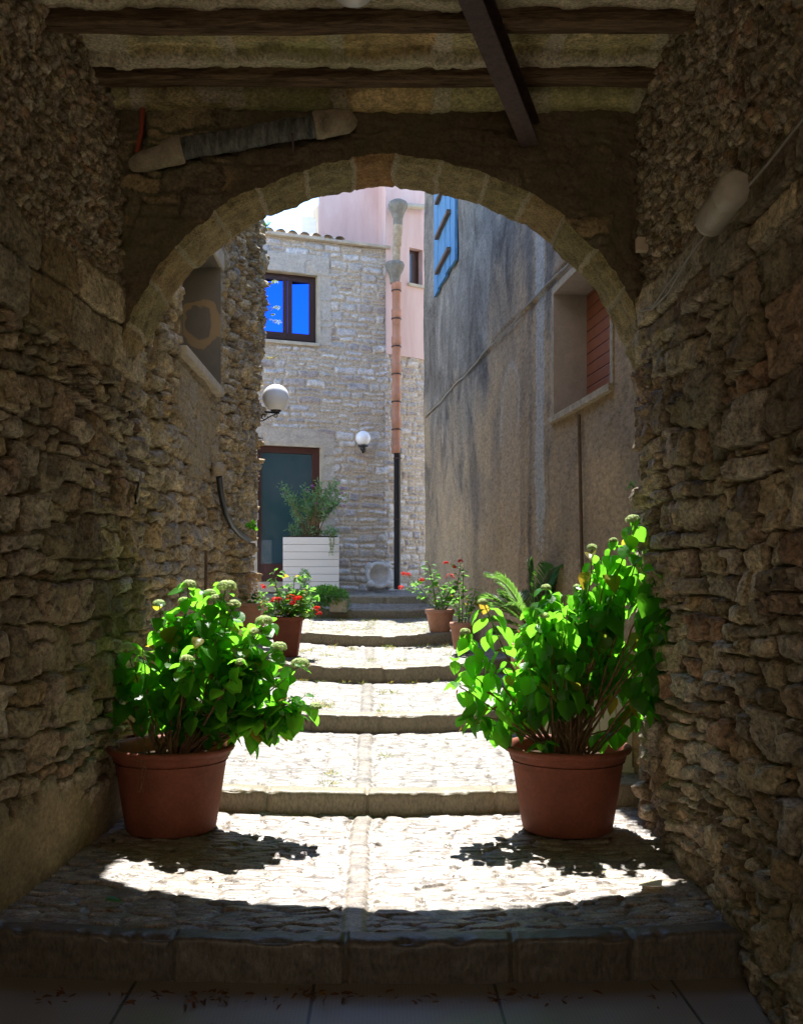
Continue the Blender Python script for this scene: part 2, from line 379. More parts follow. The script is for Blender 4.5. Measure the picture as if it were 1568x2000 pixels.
def floor_mat():
    m = N('hatched_floor_slabs'); tc = m.n('TexCoord'); sp = m.n('SeparateXYZ'); m.l(tc.outputs['Object'], sp.inputs[0])
    def saw(s_, f): return m.math('ABSOLUTE', m.math('SUBTRACT', m.math('FRACT', m.math('MULTIPLY', s_, f)), .5))
    gx = m.math('GREATER_THAN', saw(sp.outputs[0], 70), .33); gy = m.math('GREATER_THAN', saw(sp.outputs[1], 70), .33)
    pit = m.math('MAXIMUM', gx, gy); n = m.noise(3.5, 6, .65); n2 = m.noise(45, 4, .7)
    jx = m.math('LESS_THAN', m.math('ABSOLUTE', m.math('SUBTRACT', m.math('FRACT', m.math('ADD', m.math('MULTIPLY', sp.outputs[0], 1.45), .86)), .5)), .009)
    jy = m.math('LESS_THAN', m.math('ABSOLUTE', m.math('SUBTRACT', m.math('FRACT', m.math('MULTIPLY', sp.outputs[1], .7)), .5)), .004)
    j = m.math('MAXIMUM', jx, jy)
    col = m.mix(n, (.19, .165, .14), (.33, .29, .25)); col = m.mix(m.math('MULTIPLY', pit, .25), col, (.12, .10, .08)); col = m.mix(j, col, (.05, .04, .03))
    h = m.math('SUBTRACT', m.math('SUBTRACT', m.math('MULTIPLY', n2, .5), m.math('MULTIPLY', pit, .5)), m.math('MULTIPLY', j, 2.0))
    return m.pbr(col, m.ramp(n, [(.3, .3), (.7, .55)]), m.bump(h, .6, .003), spec=.5)
M['floor'] = floor_mat()
def leafmat(name, ca, cb, tr, yellow=.08, rough=.38):
    m = N(name); r, g, b, a = m.attr()
    n = m.noise(40, 3, .6)
    col = m.mix(m.math('ADD', m.math('MULTIPLY', r, .8), m.math('MULTIPLY', n, .2)), ca, cb)
    ym = m.ramp(g, [(1 - yellow - .02, 0.0), (1 - yellow, 1.0)])
    trc = m.mix(ym, m.mix(r, tr, tuple(x * .7 for x in tr)), (.62, .42, .04))
    col = m.mix(m.math('MULTIPLY', ym, .8), col, (.30, .22, .04))
    # paler veins
    col = m.mix(m.math('MULTIPLY', b, .25), col, tuple(min(1, x * 2.2) for x in cb))
    p = m.n('BsdfPrincipled'); m.l(col, p.inputs['Base Color']); p.inputs['Roughness'].default_value = rough
    p.inputs['Specular IOR Level'].default_value = .5
    t = m.n('BsdfTranslucent'); m.l(trc, t.inputs[0]); m.l(m.bump(b, .3, .003), p.inputs['Normal'])
    mx = m.n('MixShader'); mx.inputs[0].default_value = .62; m.l(p.outputs[0], mx.inputs[1]); m.l(t.outputs[0], mx.inputs[2])
    m.l(mx.outputs[0], m.out.inputs[0]); return m.m
M['hyd_leaf'] = leafmat('hydrangea_leaf', (.018, .085, .014), (.06, .20, .018), (.26, .80, .04), .035)
M['ger_leaf'] = leafmat('geranium_leaf', (.06, .15, .03), (.11, .24, .05), (.26, .62, .08), .03, .6)
M['shrub_leaf'] = leafmat('shrub_leaf', (.09, .17, .06), (.26, .36, .22), (.25, .50, .15), .0, .5)
M['palm_leaf'] = leafmat('palm_leaf', (.03, .075, .02), (.06, .12, .03), (.16, .33, .05), .0, .45)
M['weed_leaf'] = leafmat('weed_leaf', (.09, .15, .05), (.16, .19, .08), (.30, .40, .12), .25, .7)
M['dead_leaf'] = leafmat('dead_leaf', (.10, .045, .02), (.20, .09, .04), (.25, .11, .05), .0, .8)
M['orange_leaf'] = leafmat('orange_succulent_leaf', (.55, .26, .08), (.60, .32, .14), (.6, .3, .1), .0, .5)
M['hyd_flower'] = leafmat('hydrangea_floret', (.66, .78, .36), (.82, .88, .58), (.80, .95, .45), .0, .7)
M['umbel'] = leafmat('yellow_green_umbel', (.45, .55, .15), (.60, .66, .28), (.6, .75, .2), .0, .7)
M['red_flower'] = leafmat('red_petal', (.62, .015, .01), (.75, .03, .02), (.9, .05, .03), .0, .6)
M['pink_flower'] = leafmat('light_red_petal', (.78, .06, .045), (.85, .12, .09), (.9, .15, .12), .0, .6)
M['purple_flower'] = leafmat('purple_petal', (.40, .08, .42), (.50, .14, .50), (.5, .15, .5), .0, .6)

#@@STRUCTURE
# ------------------------------------------------------------------ path and steps (the setting)
R_LIST = [  # riser: Y, base z, top z (centre line)
    (3.93, -.166, .0), (6.00, .0, .125), (7.87, .19, .32), (9.65, .382, .526),
    (11.5, .59, .715), (13.9, .80, .91), (15.4, .963, 1.07)]
BOW = [.04, .05, .09, .16, .18, .14, .05]
DISH = [.008, .014, .028, .04, .04, .025, .0]
END_Y = 17.6
STRIPS = [(-.150, -.050)]
def bow(i, x): return BOW[i] * (np.clip(np.abs(x), 0, 1.5) / 1.1) ** 2
def dish(i, x): return DISH[i] * np.clip(np.abs(x) / .9, 0, 1.5) ** 2
def build_step(i):
    Y, zb, zt = R_LIST[i]
    last = i == len(R_LIST) - 1
    Yn, zn = (END_Y, 1.145) if last else (R_LIST[i + 1][0], R_LIST[i + 1][1])
    rx = [.0105, .013, .016, .02, .024, .026, .03][i]; ry = [.0075, .010, .014, .017, .02, .022, .03][i]
    x0, x1 = -1.85, 1.85
    xs = np.arange(x0, x1, rx)
    hr = zt - zb + .05
    # profile: riser, rounded nose, tread
    nr = max(6, int(hr / .012)); s_r = np.linspace(0, hr - .02, nr)
    ang = np.linspace(0, math.pi / 2, 5)[1:]
    tl = Yn - Y + .12; s_t = np.arange(.02, tl, ry)
    py = np.concatenate([np.zeros(nr), .02 - .02 * np.cos(ang), s_t + .004])
    pz = np.concatenate([zb - .05 + s_r, zt - .02 + .02 * np.sin(ang), np.full(len(s_t), zt)])
    ny = np.concatenate([-np.ones(nr), -np.cos(ang), np.zeros(len(s_t))]); nz = np.concatenate([np.zeros(nr), np.sin(ang), np.ones(len(s_t))])
    X, PY = np.meshgrid(xs, py, indexing='ij'); PZ = np.broadcast_to(pz, X.shape); NY = np.broadcast_to(ny, X.shape); NZ = np.broadcast_to(nz, X.shape)
    tfrac = np.clip(PY / (Yn - Y), 0, 1.05)
    j = min(i + 1, len(R_LIST) - 1)
    yb = (1 - tfrac) * bow(i, X) + tfrac * bow(j, X)
    Yw = Y + yb + PY; zw = PZ + tfrac * (zn - zt) + ((1 - tfrac) * dish(i, X) + tfrac * dish(j, X))
    kerbw = .13 if i else .10
    kerb = 1 - sst(PY + fbm(X, PY, .1, 2, i) * .01, kerbw - .01, kerbw + .01)
    # kerb joints
    rs = np.random.RandomState(40 + i); cuts = {0: [-1.5, -.80, -.13, .52, .98, 1.6], 1: [-1.5, -.66, -.07, .68, 1.3], 2: [-1.3, -.52, .0, .93], 3: [-1.1, .05, 1.0], 4: [-.9, -.38, .25, .8], 5: [-.8, -.02, .4, 1.0], 6: [-.6, .1, .7]}[i]
    dj = np.min(np.abs(X[..., None] + fbm(X, PY + PZ, .08, 2, 3)[..., None] * .012 - np.array(cuts)), -1)
    kr = np.searchsorted(np.array(cuts), X) * .37 % 1
    hk = -.02 * (1 - sst(dj, .002, .012)) + fbm(X, PY + PZ * 1.3, .3, 3, 11 + i) * .014 + fbm(X, PY + PZ * 1.3, .04, 3, 12 + i) * .006
    nose = np.exp(-((PY - .01) ** 2) / .0006) * (NZ > .1)
    hk = hk - nose * np.maximum(fbm(X, PY * 0, .09, 3, 21 + i), 0) * .09
    # cobbles set on edge across the path
    wx = fbm(X, Yw, .12, 3, 140 + i) * .05; wy = fbm(X, Yw, .10, 3, 150 + i) * .03
    s = cells(X + wx, Yw + wy * .6, .175, .050, 100 + i); hc, mc = relief(s, .006, .013, .010, .05)
    s['r1'] = s['r1']; fill = sst(fbm(X, Yw, .14, 3, 130 + i), .04, .20); hc = hc * (1 - fill) + np.maximum(hc, -.006) * fill; mc = mc * (1 - .55 * fill) + .55 * fill
    hc = hc + fbm(X, Yw, .05, 3, 31 + i) * .006 + fbm(X, Yw, .6, 3, 33) * .02 - .006
    st = np.zeros_like(X); sj = np.zeros_like(X)
    for (a, b) in STRIPS:
        xx = X + fbm(X * 0, Yw, .6, 2, 8) * .03
        ins = sst(xx, a - .006, a + .006) * (1 - sst(xx, b - .006, b + .006))
        st = np.maximum(st, ins); sj = np.maximum(sj, np.exp(-((xx - a) / .012) ** 2) + np.exp(-((xx - b) / .012) ** 2))
    hst = fbm(X, Yw, .12, 3, 5) * .006 - .012 * (1 - sst(np.abs(((Yw + .13 * i) / .42) % 1 - .5), .485, .5) * 0 - 1) * 0
    h = hc * (1 - st) + hst * st - .008 * np.clip(sj, 0, 1)
    m = mc * (1 - st) + .9 * st
    ris = NZ < .5
    h = np.where(PY > .03, h * (1 - kerb) + hk * kerb, hk)
    P = np.stack([X, Yw + NY * h, zw + NZ * h], -1)
    R1 = s['r1'] * (1 - kerb) + kr * kerb; R1 = np.where(ris, kr, R1)
    G = m * (1 - kerb) + kerb; G = G * (1 - .85 * (1 - sst(dj, .002, .008)) * kerb)
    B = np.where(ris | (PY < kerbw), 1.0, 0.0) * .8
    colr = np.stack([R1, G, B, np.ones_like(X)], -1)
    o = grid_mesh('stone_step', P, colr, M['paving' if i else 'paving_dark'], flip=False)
    finish(o, kind='structure')
for i in range(len(R_LIST)): build_step(i)
fl = MB(); fl.add([(-2, -4.3, -.166), (2, -4.3, -.166), (2, 4.2, -.166), (-2, 4.2, -.166)], [(0, 1, 2, 3)])
finish(fl.build('pavement', M['floor']), kind='structure')
M['dirt'] = simple('ground_dirt', (.40, .34, .26), .95, .1, var=.3, sc=1)
g = MB(); g.add([(-150, -150, -.35), (150, -150, -.35), (150, 150, -.35), (-150, 150, -.35)], [(0, 1, 2, 3)])
finish(g.build('ground', M['dirt']), kind='structure')

# ------------------------------------------------------------------ long walls
def path_wall(name, pts, z0, z1, du, dv, fn, mat, label, lean=None, keep=None, side=1, parent=None):
    pts = np.array(pts, float); seg = np.linalg.norm(np.diff(pts, axis=0), axis=1); cum = np.concatenate([[0], np.cumsum(seg)])
    us = np.arange(0, cum[-1] + du, du); us[-1] = cum[-1]
    bx = np.interp(us, cum, pts[:, 0]); by = np.interp(us, cum, pts[:, 1])
    k = max(3, int(.12 / du)); ker = np.ones(k) / k
    def smo(a): return np.convolve(np.pad(a, k, mode='edge'), ker, 'same')[k:-k]
    bx = smo(bx); by = smo(by)
    tx = np.gradient(bx); ty = np.gradient(by); ll = np.hypot(tx, ty); tx /= ll; ty /= ll
    nx, nyy = side * ty, -side * tx
    vs = np.arange(z0, z1 + dv, dv)
    U, V = np.meshgrid(us, vs, indexing='ij'); Yb = np.broadcast_to(by[:, None], U.shape)
    h, col = fn(U, V, Yb)
    lx = lean(V, Yb) if lean else 0
    P = np.stack([bx[:, None] + nx[:, None] * h + lx, by[:, None] + nyy[:, None] * h, V + 0 * h], -1)
    kp = keep(Yb, V) if keep else None
    o = grid_mesh(name, P, col, mat, parent, kp, flip=side < 0)
    if label: finish(o, label, 'wall')
    return o

def tunnel_fn(seed, plaster_base, blockz):
    def fn(U, V, Yb):
        s = stones(U, V, (.09, .25), (.13, .40), .60, (.085, .018), seed, .60, .09, au=.5)
        h1, m1 = relief(s, .012, .052, .050, .16)
        h1 = h1 + m1 * (facets(U, V, .10, .020, .6, seed + 21, 1.6) + facets(U, V, .05, .006, .4, seed + 22, 1.5)) + fbm(U, V, .07, 5, seed + 9, .68) * .020
        s2 = stones(U, V, (.22, .27), (.35, .70), 0, (.02, .008), seed + 50, .5, .12, au=.6)   # big squared blocks
        h2, m2 = relief(s2, .014, .04, .03, .05); h2 = h2 + fbm(U, V, .05, 4, seed + 10, .7) * .022 + facets(U, V, .11, .006, .25, seed + 23)
        s3 = stones(U, V, (.035, .07), (.03, .07), .2, (.03, .03), seed + 70, .2, .07)  # roughcast
        h3, m3 = relief(s3, .012, .022, .03, .3); h3 = h3 * .8 + facets(U, V, .05, .022, .9, seed + 24) + fbm(U, V, .04, 4, seed + 11, .7) * .035 + fbm(U, V, .4, 3, seed + 12) * .06
        vz = V + fbm(U, V, .5, 3, seed + 13) * .10
        up = sst(vz, blockz[1] - .01, blockz[1] + .03); bl = sst(vz, blockz[0] - .02, blockz[0] + .02) * (1 - up)
        lo = 1 - up - bl
        h = h1 * lo + (h2 + .012) * bl + h3 * up; m = m1 * lo + m2 * bl + (.45 + .55 * m3) * up
        r = np.where(up > .5, s3['r1'], np.where(bl > .5, s2['r1'] * .5, s['r1']))
        pb = plaster_base(U, V, Yb)
        pb = sst(pb + fbm(U, V, .25, 4, seed + 14) * .5, -.04, .06)
        h = h * (1 - pb) + (fbm(U, V, .5, 4, seed + 15) * .04 + .004) * pb
        h = h + fbm(U, V, 1.1, 3, seed + 16) * .10
        return h, np.stack([r, m, pb, np.ones_like(r)], -1)
    return fn
# left tunnel wall
finish(path_wall('stone_wall', [(-1.80, 1.6), (-1.70, 2.6), (-1.60, 3.6), (-1.55, 4.4), (-1.50, 5.2), (-1.46, 5.8), (-1.45, 6.22)], -.3, 4.35, .014, .0115,
    tunnel_fn(11, lambda U, V, Yb: (.47 - .1 * (Yb - 4.2)) - V, (2.55, 3.0)), M['rubble'], None, side=1),
    'rough rubble stone wall on the left inside the passage, plastered low down', 'wall')
def right_pb(U, V, Yb): return -1 + 0 * V
finish(path_wall('stone_wall', [(1.40, 1.2), (1.42, 2.6), (1.41, 4.0), (1.45, 5.2), (1.46, 5.75), (1.52, 6.0), (1.57, 6.22), (1.63, 6.30), (1.95, 6.32)], -.3, 4.35, .014, .0115,
    tunnel_fn(23, right_pb, (2.65, 2.95)), M['rubble'], None, side=-1),
    'dark rough rubble wall on the right inside the passage, carrying a lamp', 'wall')

NICHE = (7.45, 9.14, 3.06, 4.14)
def alley_left_fn(U, V, Yb):
    s = stones(U, V, (.11, .26), (.15, .42), .6, (.075, .024), 77, .55, .11, au=.45)
    h, m = relief(s, .018, .055, .060, .12)
    h = h + m * (facets(U, V, .09, .016, .5, 25, 2.5) + facets(U, V, .04, .006, .4, 26, 2)) + fbm(U, V, .07, 5, 9, .68) * .02
    # smooth render round and under the niche
    dy = np.maximum(np.maximum(NICHE[0] + .1 - Yb, Yb - NICHE[1] - .10), 0); dz = np.maximum(np.maximum(NICHE[2] - .75 - V, V - 4.6), 0)
    pb = sst(.12 - np.hypot(dy, dz) + fbm(U, V, .45, 4, 5) * .7, -.05, .10)
    pb = pb * .8; h = h * (1 - pb) + (.012 + fbm(U, V, .3, 4, 6) * .03) * pb + fbm(U, V, 1.0, 3, 7) * .08
    far = sst(Yb, 9.6, 10.4)
    h = h * (1 + .5 * far)
    return h, np.stack([s['r1'], m, pb * .85, np.ones_like(m)], -1)
lw = path_wall('stone_wall', [(-1.46, 6.05), (-1.455, 6.6), (-1.45, 9), (-1.44, 12.3), (-1.48, 12.45), (-1.7, 12.52), (-2.4, 12.55)], -.1, 5.62, .019, .017,
    alley_left_fn, M['alley_rubble'], None, lean=lambda V, Y: (V - 3.0) * .035 * np.clip((Y - 6) / 4, 0, 1),
    keep=lambda Y, V: ~((Y > NICHE[0]) & (Y < NICHE[1]) & (V > NICHE[2]) & (V < NICHE[3])), side=1)
finish(lw, 'sunlit rough stone wall of the alley on the left, with a deep window niche', 'wall')
nb = MB(); x_o, x_i = -1.50, -1.98
a0, a1, b0, b1 = NICHE
L0 = lambda z: (z - 3.0) * .035 * .6
nb.add([(-1.41, a1 + .01, b0 - .02), (x_i, a1 + .01, b0 - .02), (x_i, a1 + .01, b1 + .02), (-1.41, a1 + .01, b1 + .02)], [(0, 1, 2, 3)])
nb.add([(-1.42, a0 - .01, b0), (x_i, a0 - .01, b0), (x_i, a0 - .01, b1), (-1.42, a0 - .01, b1)], [(3, 2, 1, 0)])
nb.add([(x_i, a0, b0), (x_i, a1, b0), (x_i, a1, b1), (x_i, a0, b1)], [(0, 1, 2, 3)])
nb.add([(-1.42, a0, b1), (x_i, a0, b1), (x_i, a1, b1), (-1.42, a1, b1)], [(0, 1, 2, 3)])
nb.build('window_niche', M['niche'], lw)
sb = MB(); sb.box2((x_i, a0 - .03, b0 - .07), (-1.385, a1 + .04, b0 + .006)); sb.build('sill', M['plain_stone'], lw, bevel=.01)
lt = MB(); lt.box2((-1.8, a0 - .1, b1 + .004), (-1.40, a1 + .16, b1 + .17)); lt.build('lintel', M['plain_stone'], lw, bevel=.015)

# ------------------------------------------------------------------ right alley wall (plastered, angled)
XR = lambda Y: 1.62 - .0945 * (Y - 6.2)
WINR = (6.85, 8.28, 2.675, 3.665)
def alley_right_fn(U, V, Yb):
    h = fbm(U, V, .8, 4, 61) * .05 + fbm(U, V, .08, 4, 62) * .012
    line = np.abs(V - 3.80 - .02 * np.sin(Yb * 2)); groove = np.exp(-(line / .02) ** 2)
    h = h + .015 * sst(V, 3.79, 3.82) - .02 * groove
    wob = fbm(U * 0, V, .5, 3, 63) * .08
    R_ = np.exp(-((Yb + wob - 8.78) / .17) ** 4) * sst(V, 1.2, 2.2) * (.75 + .5 * fbm(U, V, .3, 3, 60))
    G_ = .05 + .72 * sst(V + fbm(U, V, 1.2, 3, 64) * 1.8, 2.9, 4.7) + .35 * sst(Yb, 10.5, 12) * sst(V, 1.5, 2.5)
    G_ = G_ + .5 * np.exp(-((Yb + wob * 1.5 - 9.12) / .10) ** 2) + .4 * np.exp(-((Yb + wob - 8.45) / .08) ** 2)
    G_ = G_ + .4 * np.exp(-((Yb + wob * 2 - 11.2) / .2) ** 2) * sst(V, 2.5, 3.6)
    c = 9.93; hw = .42; top = 3.02
    dd = np.where(V < top, np.abs(Yb - c) - hw, np.hypot(Yb - c, V - top) - hw) + fbm(U, V, .2, 3, 65) * .07
    B_ = 1 - sst(dd, -.03, .03)
    A_ = np.exp(-((dd + .02) / .045) ** 2) * sst(V, 2.55, 2.9)
    h = h - .008 * B_ + .008 * A_
    G_ = G_ * (1 - .6 * B_)
    return h, np.stack([R_, np.clip(G_, 0, 1.2), B_, A_], -1)
rw = path_wall('plastered_wall', [(XR(6.30), 6.30), (XR(15.85), 15.85), (XR(15.9) + .06, 15.95), (1.6, 16.1), (2.6, 16.2)], -.1, 8.2, .022, .022,
    alley_right_fn, M['alley_plaster'], None, side=-1,
    keep=lambda Y, V: ~((Y > WINR[0]) & (Y < WINR[1]) & (V > WINR[2]) & (V < WINR[3])))
finish(rw, 'tall weathered plaster wall on the right of the alley, grey above and tan below', 'wall')
def on_r(Y, z, out=0): return Vector((XR(Y) - out, Y - out * .09, z))
def inset(Y, z, d): return Vector((XR(Y) + d, Y + d * .09, z))
a0, a1, b0, b1 = WINR
wr = MB(); D = .27
for q in ([inset(a1, b0, -.012), inset(a1, b0, D), inset(a1, b1, D), inset(a1, b1, -.012)],
          [inset(a0, b0, -.012), inset(a0, b1, -.012), inset(a0, b1, D), inset(a0, b0, D)],
          [inset(a0, b1, -.012), inset(a1, b1, -.012), inset(a1, b1, D), inset(a0, b1, D)],
          [inset(a0, b0, -.012), inset(a0, b0, D), inset(a1, b0, D), inset(a1, b0, -.012)]):
    wr.add(q, [(0, 1, 2, 3)])
M['reveal'] = simple('window_reveal_render', (.34, .29, .25), .9, .2, var=.15, sc=9, bs=.6, bd=.004)
fr = wr.build('window_reveal', M['reveal'], rw)
sh = MB(); sh.add([inset(a0, b0, D - .01), inset(a1, b0, D - .01), inset(a1, b1, D - .01), inset(a0, b1, D - .01)], [(0, 1, 2, 3)])
sh.build('shutter', M['red_boards'], rw)
tr = MB()
def rbox(mb, ya, yb, za, zb, o0, o1):
    vs = [inset(y, z, -o) for y in (ya, yb) for z in (za, zb) for o in (o0, o1)]
    mb.add(vs, [(0, 1, 3, 2), (4, 6, 7, 5), (0, 4, 5, 1), (2, 3, 7, 6), (0, 2, 6, 4), (1, 5, 7, 3)])
rbox(tr, a0 - .06, a1 + .06, b0 - .05, b0 - .001, -.02, .045); rbox(tr, a0 - .06, a0 - .001, b0, b1 + .06, -.02, .018)
rbox(tr, a1 + .001, a1 + .05, b0, b1 + .06, -.02, .014); rbox(tr, a0, a1, b1 + .001, b1 + .06, -.02, .018)
tr.build('window_surround', M['cement'], rw)

# blue shutter leaning on the wall high up
bs = thing('blue_shutter', 'blue boarded shutter hanging high on the plaster wall', 'shutter', on_r(13.6, 5.3))
o_ = bs.location
def rel(mb, parent, name, mat, bev=0):
    mb.v = [tuple(Vector(v) - o_) for v in mb.v]; return mb.build(name, mat, parent, bevel=bev)
bb = MB(); yy = 12.76
for k in range(5): rbox(bb, yy + .010, yy + .345, 5.32 + .03 * (k % 2), 8.0, .02, .055 + .004 * (k % 3)); yy += .35
rel(bb, bs, 'board_panel', M['blue_boards'])
for z in (5.52, 6.0, 6.48, 6.96): 
    b_ = MB(); rbox(b_, 13.05, 14.1, z, z + .05, .06, .11); rel(b_, bs, 'batten', M['iron_stain'])

# cable and conduit on the plaster wall
cbm = MB(); cbm.tube([on_r(Y, 3.79 + .012 * math.sin(Y * 3) + .008 * math.sin(Y * 7), .022) for Y in np.arange(6.35, 15.8, .3)], .010, 6)
finish(cbm.build('wall_cable', M['cable']), 'thin cable running level across the plaster wall above the window', 'cable')
cdm = MB(); cdm.tube([on_r(7.55 - .008 * k, 2.58 - .12 * k, .02) for k in range(20)], .013, 8)
finish(cdm.build('wall_conduit', M['iron_stain']), 'thin dark upright conduit under the window in the plaster wall', 'pipe')

# ------------------------------------------------------------------ arch
YF, YB, CX, CZ, RA = 5.75, 6.20, .043, 2.163, 1.567
VCUT = np.radians([-8, 4, 13, 23, 32, 42, 51, 60, 69, 79, 88, 97, 107, 117, 127, 137, 146, 156, 167, 176, 190])
def ringh(T, Y):
    A = T * RA
    dj = np.min(np.abs(T[..., None] + fbm(A, Y, .15, 2, 3)[..., None] * .03 - VCUT), -1) * RA
    i = np.searchsorted(VCUT, T + fbm(A, Y, .15, 2, 3) * .03)
    rr = np.random.RandomState(4).rand(40)[i]
    h = (rr - .5) * .016 - .005 * (1 - sst(dj, .003, .02)) + fbm(A, Y, .14, 4, 41) * .04 + fbm(A, Y, .035, 3, 42) * .018
    return h, rr, dj, i
arch = thing('stone_arch', 'round stone arch closing the far end of the passage', 'arch', (CX, YF, 0))
T, YY = np.meshgrid(np.radians(np.arange(-6, 186.1, .42)), np.concatenate([[YF], np.arange(YF + .012, YB - .005, .015), [YB]]), indexing='ij')
h, rr, dj, ii = ringh(T, YY)
ed = np.minimum(YY - YF, YB - YY); h = h - .025 * (1 - sst(ed, 0, .035)) 
rad = RA - h
rcol = np.where((ii == 11), 1.0, rr * .8)
Pr = np.stack([rad * np.cos(T), YY - YF + 0 * T, CZ + rad * np.sin(T)], -1)
grid_mesh('arch_ring', Pr, np.stack([rcol, sst(dj, .006, .022), 0 * rr, 1 + 0 * rr], -1), M['arch_ring'], arch, flip=True)
# spandrel (front), polar grid from the ring to the room outline
th = np.radians(np.arange(-6, 186.1, .42)); S = np.linspace(0, 1, 150) ** 1.0
h0, _, _, _ = ringh(th[:, None], np.full((len(th), 1), YF)); r0 = RA - (h0[:, 0] - .025)
ct, sn = np.cos(th), np.sin(th)
dx = np.where(np.abs(ct) > 1e-4, np.where(ct > 0, 1.95 - CX, -1.95 - CX) / np.where(np.abs(ct) > 1e-4, ct, 1), 99)
dz_ = np.where(np.abs(sn) > 1e-4, np.where(sn > 0, 4.45 - CZ, -2.5) / np.where(np.abs(sn) > 1e-4, sn, 1), 99)
r1_ = np.minimum(np.abs(dx), np.abs(dz_)); r1_ = np.maximum(r1_, r0 + .05)
rad2 = r0[:, None] * (1 - S[None]) + r1_[:, None] * S[None]
X = CX + rad2 * ct[:, None]; Z = CZ + rad2 * sn[:, None]
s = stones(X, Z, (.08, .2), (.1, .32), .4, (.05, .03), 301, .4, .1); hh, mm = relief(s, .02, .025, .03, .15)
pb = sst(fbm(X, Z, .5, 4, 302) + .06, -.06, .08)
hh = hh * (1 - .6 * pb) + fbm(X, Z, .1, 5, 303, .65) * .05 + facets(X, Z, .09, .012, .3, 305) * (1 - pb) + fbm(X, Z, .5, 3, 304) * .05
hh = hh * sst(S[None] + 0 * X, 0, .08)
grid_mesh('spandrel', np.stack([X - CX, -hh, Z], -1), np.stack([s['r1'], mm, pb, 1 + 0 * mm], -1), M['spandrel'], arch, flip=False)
# outer face and masonry above (hidden from here, real from elsewhere)
X = np.clip(X, -1.95, 1.95)
grid_mesh('outer_face', np.stack([X - CX, np.full_like(X, YB - YF) , Z], -1)[::2, ::3], np.stack([s['r1'], mm, pb, 1 + 0 * mm], -1)[::2, ::3], M['alley_rubble'], arch, flip=True)

M['mass'] = simple('building_render', (.55, .46, .34), .9, .2, var=.25, sc=3)
bm_ = MB(); bm_.box2((-3.2, -4.2, 4.46), (4.2, YB + .005, 6.4)); 
finish(bm_.build('house_over_passage', M['mass']), 'house built over the passage, above the beamed ceiling', 'building')
bm_ = MB(); bm_.box2((-4.5, -4.2, -.3), (-2.02, 12.3, 5.5))  # unseen solid added to keep sun from leaking behind the wall sheet
finish(bm_.build('building', M['mass']), 'unseen plain block added behind the left rubble wall to stop light leaks', 'building')
bm_ = MB(); bm_.box2((2.0, -4.2, -.3), (4.6, 15.9, 8.1))  # same unseen backing for the right wall, added against light leaks
finish(bm_.build('building', M['mass']), 'unseen tall block added behind the right plaster wall to stop light leaks', 'building')
bm_ = MB(); bm_.box2((-14, -14, -.34), (14, -10.5, 9))  # unseen block added so its sunlit face throws warm fill into the passage
finish(bm_.build('added_bounce_house', M['mass']), 'unseen cream house added behind the viewpoint to bounce warm light into the passage', 'building')
# near part of the passage behind the viewer
finish(path_wall('stone_wall', [(-1.85, -4.2), (-1.82, 0), (-1.80, 1.7)], -.3, 4.46, .06, .06, lambda U, V, Y: (fbm(U, V, .3, 4, 3) * .06, np.stack([fbm(U, V, .2, 2, 1) + .5, 1 + 0 * U, 0 * U, 1 + 0 * U], -1)), M['rubble'], None, side=1),
       'rubble wall on the left beside and behind the viewpoint', 'wall')
finish(path_wall('stone_wall', [(1.42, -4.2), (1.40, 1.3)], -.3, 4.46, .06, .06, lambda U, V, Y: (fbm(U, V, .3, 4, 6) * .06, np.stack([fbm(U, V, .2, 2, 1) + .5, 1 + 0 * U, 0 * U, 1 + 0 * U], -1)), M['rubble'], None, side=-1),
       'rubble wall on the right beside and behind the viewpoint', 'wall')

# ------------------------------------------------------------------ ceiling, beams
xs = np.arange(-1.9, 1.9, .018); ys = np.concatenate([np.arange(-4.2, 3.5, .08), np.arange(3.5, 5.82, .016)])
X, Y = np.meshgrid(xs, ys, indexing='ij')
slab = np.floor(((X + fbm(X, Y, .1, 3, 2) * .05) + .22) / .56); jd = np.abs(((X + fbm(X, Y, .12, 3, 2) * .06 + .22) / .56) % 1 - .5)
jm = np.maximum(sst(jd + fbm(X, Y, .08, 3, 4) * .06, .41, .43), sst(fbm(X, Y, .3, 4, 12), .20, .24))
bay = np.floor((Y + .03) / .66)
rr = np.random.RandomState(5).rand(60, 60)[(slab.astype(int) + 20) % 60, (bay.astype(int) + 20) % 60]
zc = 4.14 + 0 * X - .13 * sst(Y, 5.52, 5.72)
h = fbm(X, Y, .5, 3, 71) * .04 + fbm(X, Y, .06, 4, 72) * .022 + .010 * jm
